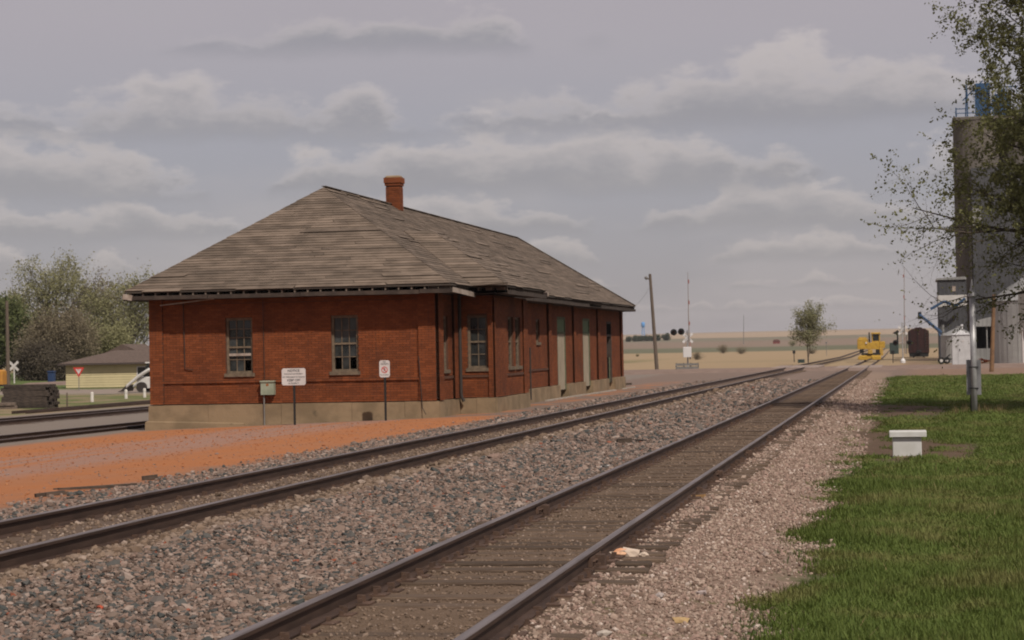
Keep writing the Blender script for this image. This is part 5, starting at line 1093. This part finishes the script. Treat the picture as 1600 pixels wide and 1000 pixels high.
cnt += bed('ballast', -2.68, -.7, [(11, 26, 720, 1.), (26, 45, 360, 1.2), (45, 120, 70, 1.8)], .031, 1, sm_verge, 'pale pink gravel verge between the nearest track and the grass', fall=lambda P: np.clip((-.55-P[:, 0]+.25*np.sin(P[:, 1]*1.3)+.2*np.sin(P[:, 1]*3.1))/.9, 0, 1)*(.82+.18*(np.sin(P[:, 0]*5+P[:, 1]*2.1)*np.sin(P[:, 1]*1.7) > -.25)))
cnt += bed('scoria_gravel', -22, -11.6, [(20, 60, 9, 1.)], .034, 2, stone_mat('scoria_stone', [(0, (.30, .115, .046)), (.35, (.26, .10, .045)), (.6, (.33, .145, .066)), (.8, (.22, .15, .125)), (.97, (.15, .09, .06))]), 'loose orange scoria chips in front of the depot')
def tuft(seed, n=12, h=.12, sp=.05, dry=False):
    R = random.Random(seed); V = []; F = []; tn = []
    for i in range(n):
        a = R.uniform(0, 6.28); l = R.uniform(.1, .75); x, y = R.gauss(0, sp), R.gauss(0, sp); hh = h*R.uniform(.5, 1.15); w_ = .0042*R.uniform(.8, 1.5)
        d = np.array([math.cos(a), math.sin(a), 0]); e = np.array([-d[1], d[0], 0]); o_ = np.array([x, y, -.01]); k = len(V)
        m1 = o_+np.array([0, 0, hh*.55])+d*l*hh*.25; tpp = o_+np.array([0, 0, hh])+d*l*hh*.85
        V += [o_-e*w_, o_+e*w_, m1+e*w_*.8, m1-e*w_*.8, tpp]; F += [(k, k+1, k+2, k+3), (k+3, k+2, k+4)]; t_ = R.random(); tn += [t_, t_]
    me = bpy.data.meshes.new('tuft'); me.from_pydata([tuple(v) for v in V], [], F); a = me.attributes.new('tone', 'FLOAT', 'FACE'); a.data.foreach_set('value', tn); return me
def grassmat(name, c1, c2, c3):
    m = leafmat(name, c1, c2, .3); n = NB(m.node_tree); bs = m.node_tree.nodes['Principled BSDF']; src = bs.inputs['Base Color'].links[0].from_socket
    r = n.n('ShaderNodeObjectInfo').outputs['Random']; nz = n.noise(n.n('ShaderNodeNewGeometry').outputs['Position'], .8, 4.); c_ = n.mix(n.m('MULTIPLY', r, .55), src, c2); c_ = n.mix(n.m('MULTIPLY', n.ss(.46, .66, nz), .75), c_, c3); n.put(bs.inputs['Base Color'], c_)
    tl = [q for q in m.node_tree.nodes if q.type == 'BSDF_TRANSLUCENT'][0]; n.put(tl.inputs[0], c_); return m
gm = grassmat('lawn_grass', (.068, .106, .02), (.125, .158, .036), (.18, .165, .06)); dm = leafmat('dry_grass', (.19, .135, .065), (.27, .2, .105), .3)
def bare(x, y):
    """bare soil patches round the pedestal and along the verge"""
    e = np.exp(-(((x-.1)/1.3)**2+((y-40.5)/4.6)**2)); e2 = np.exp(-(((x+.05)/1.45)**2+((y-64)/6.5)**2))*1.0; e3 = np.exp(-(((x+.75)/.45)**2+((y-47)/10)**2))*.8
    edge = smooth(-1.1, -.3, x+.22*np.sin(y*.9)+.14*np.sin(y*2.3+1)+.10*np.sin(y*5.1)+.012*np.clip(y-14, 0, 12)-.004*np.clip(y-40, 0, 90)); return np.clip(edge*(1-2.3*np.maximum(np.maximum(e, e2), e3)*(.75+.5*np.sin(x*4.1+y*.6)*np.sin(y*1.1-x*2))), 0, 1)
def grass(name, zones, tm_, mt, label, dens_f, zs=1.):
    pts = []; ss_ = []; mu_ = []
    for (y0, y1, x1, dens, mul) in zones:
        n_ = int((x1+1.3)*(y1-y0)*dens); x = rng.uniform(-1.3, x1, n_); y = rng.uniform(y0, y1, n_); pts.append(np.stack([x, y, gz(x, y)], 1)); ss_.append(np.full(n_, mul)*rng.uniform(.6, 1.25, n_)); mu_.append(np.full(n_, mul))
    P = np.concatenate(pts); s_ = np.concatenate(ss_); ok = inview(P, 330) & (rng.random(len(P)) < dens_f(P[:, 0], P[:, 1])); P, s_, mu = P[ok], s_[ok], np.concatenate(mu_)[ok]; n_ = len(P)
    hv = (.75+.35*(np.sin(P[:, 0]*1.9+P[:, 1]*.7)*np.sin(P[:, 1]*.9-P[:, 0])))*(.45+.55*np.clip(dens_f(P[:, 0], P[:, 1]), 0, 1))*rng.uniform(.7, 1.35, n_)
    t = bpy.data.objects.new('tuft_template', tm_); tm_.materials.append(mt); scatter(name, P, np.stack([rng.normal(0, .1, n_), rng.normal(0, .1, n_), rng.uniform(0, 6.28, n_)], 1), np.stack([s_, s_, s_/mu**1.25*hv*zs], 1), t, label, 'grass'); return n_
GZN = [(11, 20, 2.2, 620, 1.), (20, 32, 3.6, 330, 1.15), (32, 52, 5.5, 130, 1.5), (52, 84, 8.5, 48, 2.0), (84, 132, 13, 17, 2.8)]
ng_ = grass('grass', GZN, tuft(1, 14, .115), gm, 'bright green spring grass lawn at the right', bare)
ng_ += grass('dry_grass', [(11, 40, 4, 5, .8)], tuft(2, 3, .17, .03), dm, 'scattered dry straw blades in the grass', lambda x, y: np.clip(bare(x, y)*.5+.15, 0, 1)*(x > -1.1))
ng_ += grass('weeds', [(11, 60, 0, 10, .8)], tuft(3, 9, .06, .06), leafmat('weed_green', (.06, .085, .03), (.10, .12, .05)), 'sparse low weeds growing in the gravel verge', lambda x, y: (x < -.7)*(np.sin(x*4+y*.8)*np.sin(y*.5) > .1)*.9)
# dry tufts round the marker pole
q = onG(1523, 646, 58); n_ = 26; P = np.stack([q[0]+rng.normal(0, .55, n_), q[1]+rng.normal(-.1, .3, n_), np.zeros(n_)], 1); P[:, 2] = gz(P[:, 0], P[:, 1]); tt = tuft(7, 9, .3, .05); tt.materials.append(dm)
scatter('dry_grass', P, np.stack([np.zeros(n_)]*2+[rng.uniform(0, 6, n_)], 1), np.repeat(rng.uniform(.6, 1.3, n_)[:, None], 3, 1), bpy.data.objects.new('tuft_template', tt), 'dry tufts round the foot of the silver pole', 'grass')
print('stones', cnt, 'tufts', ng_)

# ------------------------------------------------------------------ small debris
m_scrap = mat('rotten_wood', (.045, .032, .025), (.085, .06, .045), 6, .95, bump=.5)
def scrap(name, label, px, py, Y0, L, wd, h, rz, m_=m_scrap, cat='debris', n=1):
    q = onG(px, py, Y0); R = random.Random(px); T = thing(name, label, cat, q)
    for i in range(n):
        c_ = np.array([R.uniform(-.3, .3)*(i > 0), R.uniform(-.1, .1)*(i > 0), 0]); l_ = L*R.uniform(.5, 1) if i else L; a = rz+R.uniform(-.2, .2); d = np.array([math.cos(a), math.sin(a), R.uniform(-.03, .06)])
        k = MB(q); k.bar(c_-d*l_/2+[0, 0, h*.5], c_+d*l_/2+[0, 0, h*.5+.01], wd*R.uniform(.7, 1), h); k.build('fragment', m_, T)
scrap('wood_scrap', 'dark wood fragment on the orange yard nearest the left edge', 78, 775, 30, .42, .10, .05, .5, n=3)
scrap('wood_scrap', 'long thin dark board on the orange yard beside the main track', 165, 763, 32, 1.5, .06, .03, .62, n=2)
scrap('wood_scrap', 'short square wood block on the orange yard', 234, 750, 34, .24, .12, .07, .1)
scrap('wood_scrap', 'dark flat scrap at the depot near corner', 681, 638, 58, .75, .4, .08, .1)
scrap('wood_scrap', 'dark scrap beside the far depot corner', 976, 602, 98, .8, .4, .12, .1)
scrap('steel_rod', 'thin dark rod lying in the ballast between the tracks', 1000, 690, 42, 1.4, .03, .04, 2.3)
scrap('wood_scrap', 'brown chunk lying in the ballast beside the rod', 976, 694, 42, .3, .16, .12, .4)
scrap('wood_scrap', 'yellowish wood chip beside the right rail', 1088, 779, 27, .24, .07, .04, -.1, m_=mat('yellow_chip', (.36, .22, .10), (.28, .16, .07), 5))
scrap('paper_scrap', 'small white scrap beside the nearest left rail', 945, 731, 33, .16, .1, .03, .4, m_=mat('paper_white', (.6, .58, .56)))
q = onG(979, 873, 20.5); T = thing('litter', 'crumpled white and orange paper litter beside the right rail', 'litter', q); R = random.Random(3)
for i, (m_, c_, s_) in enumerate(((mat('litter_cream', (.52, .42, .34), (.42, .33, .26), 8), (.02, 0, .05), .13), (mat('litter_orange', (.5, .22, .11), (.58, .35, .22), 8), (-.05, -.02, .05), .10), (mat('litter_cream', (.5, .4, .33)), (.16, .05, .03), .06), (mat('litter_cream', (.5, .4, .33)), (-.13, .02, .03), .08))):
    bm = bmesh.new(); bmesh.ops.create_icosphere(bm, subdivisions=2, radius=s_*.6)
    for v in bm.verts: v.co = Vector((v.co.x*1.3, v.co.y, v.co.z*.75))*R.uniform(.65, 1.2)
    me = bpy.data.meshes.new('wad'); bm.to_mesh(me); bm.free(); link('crumpled_sheet', me, m_, T, q+np.array(c_))
for i, (px, py, sz, c_, lb) in enumerate(((1062, 973, .17, (.40, .27, .13), 'large yellowish flat stone in the gravel verge'), (1030, 934, .13, (.33, .28, .26), 'grey flat stone above the yellowish stone in the verge'), (157, 953, .10, (.36, .07, .035), 'bright red stone in the ballast at the lower left'), (945, 995, .15, (.42, .36, .31), 'pale stone at the bottom edge in the verge'), (1095, 930, .15, (.38, .31, .29), 'pale rounded stone in the verge near the grass'))):
    q = onG(px, py, 16); o = link('stone', sten[i % 4].data.copy(), mat('stone_%d' % i, c_, tuple(v*.75 for v in c_), 12, .9), None, tuple(q+[0, 0, .02])); o.scale = (sz, sz*.8, sz*.6); o.rotation_euler = (0, 0, i*1.1); tag(o, lb, 'stone')

# ------------------------------------------------------------------ air
hm = bpy.data.materials.new('haze'); hm.use_nodes = True; hn = hm.node_tree; hn.nodes.clear()
pv = hn.nodes.new('ShaderNodeVolumePrincipled'); pv.inputs['Color'].default_value = (.9, .88, .92, 1); pv.inputs['Density'].default_value = .00008; pv.inputs['Anisotropy'].default_value = .1
ho = hn.nodes.new('ShaderNodeOutputMaterial'); hn.links.new(pv.outputs[0], ho.inputs['Volume'])
k = MB(); k.box((-9400, -340, -4), (9400, 12400, 48)); k.build('haze', hm, kind='stuff', org=(0, 0, 0))
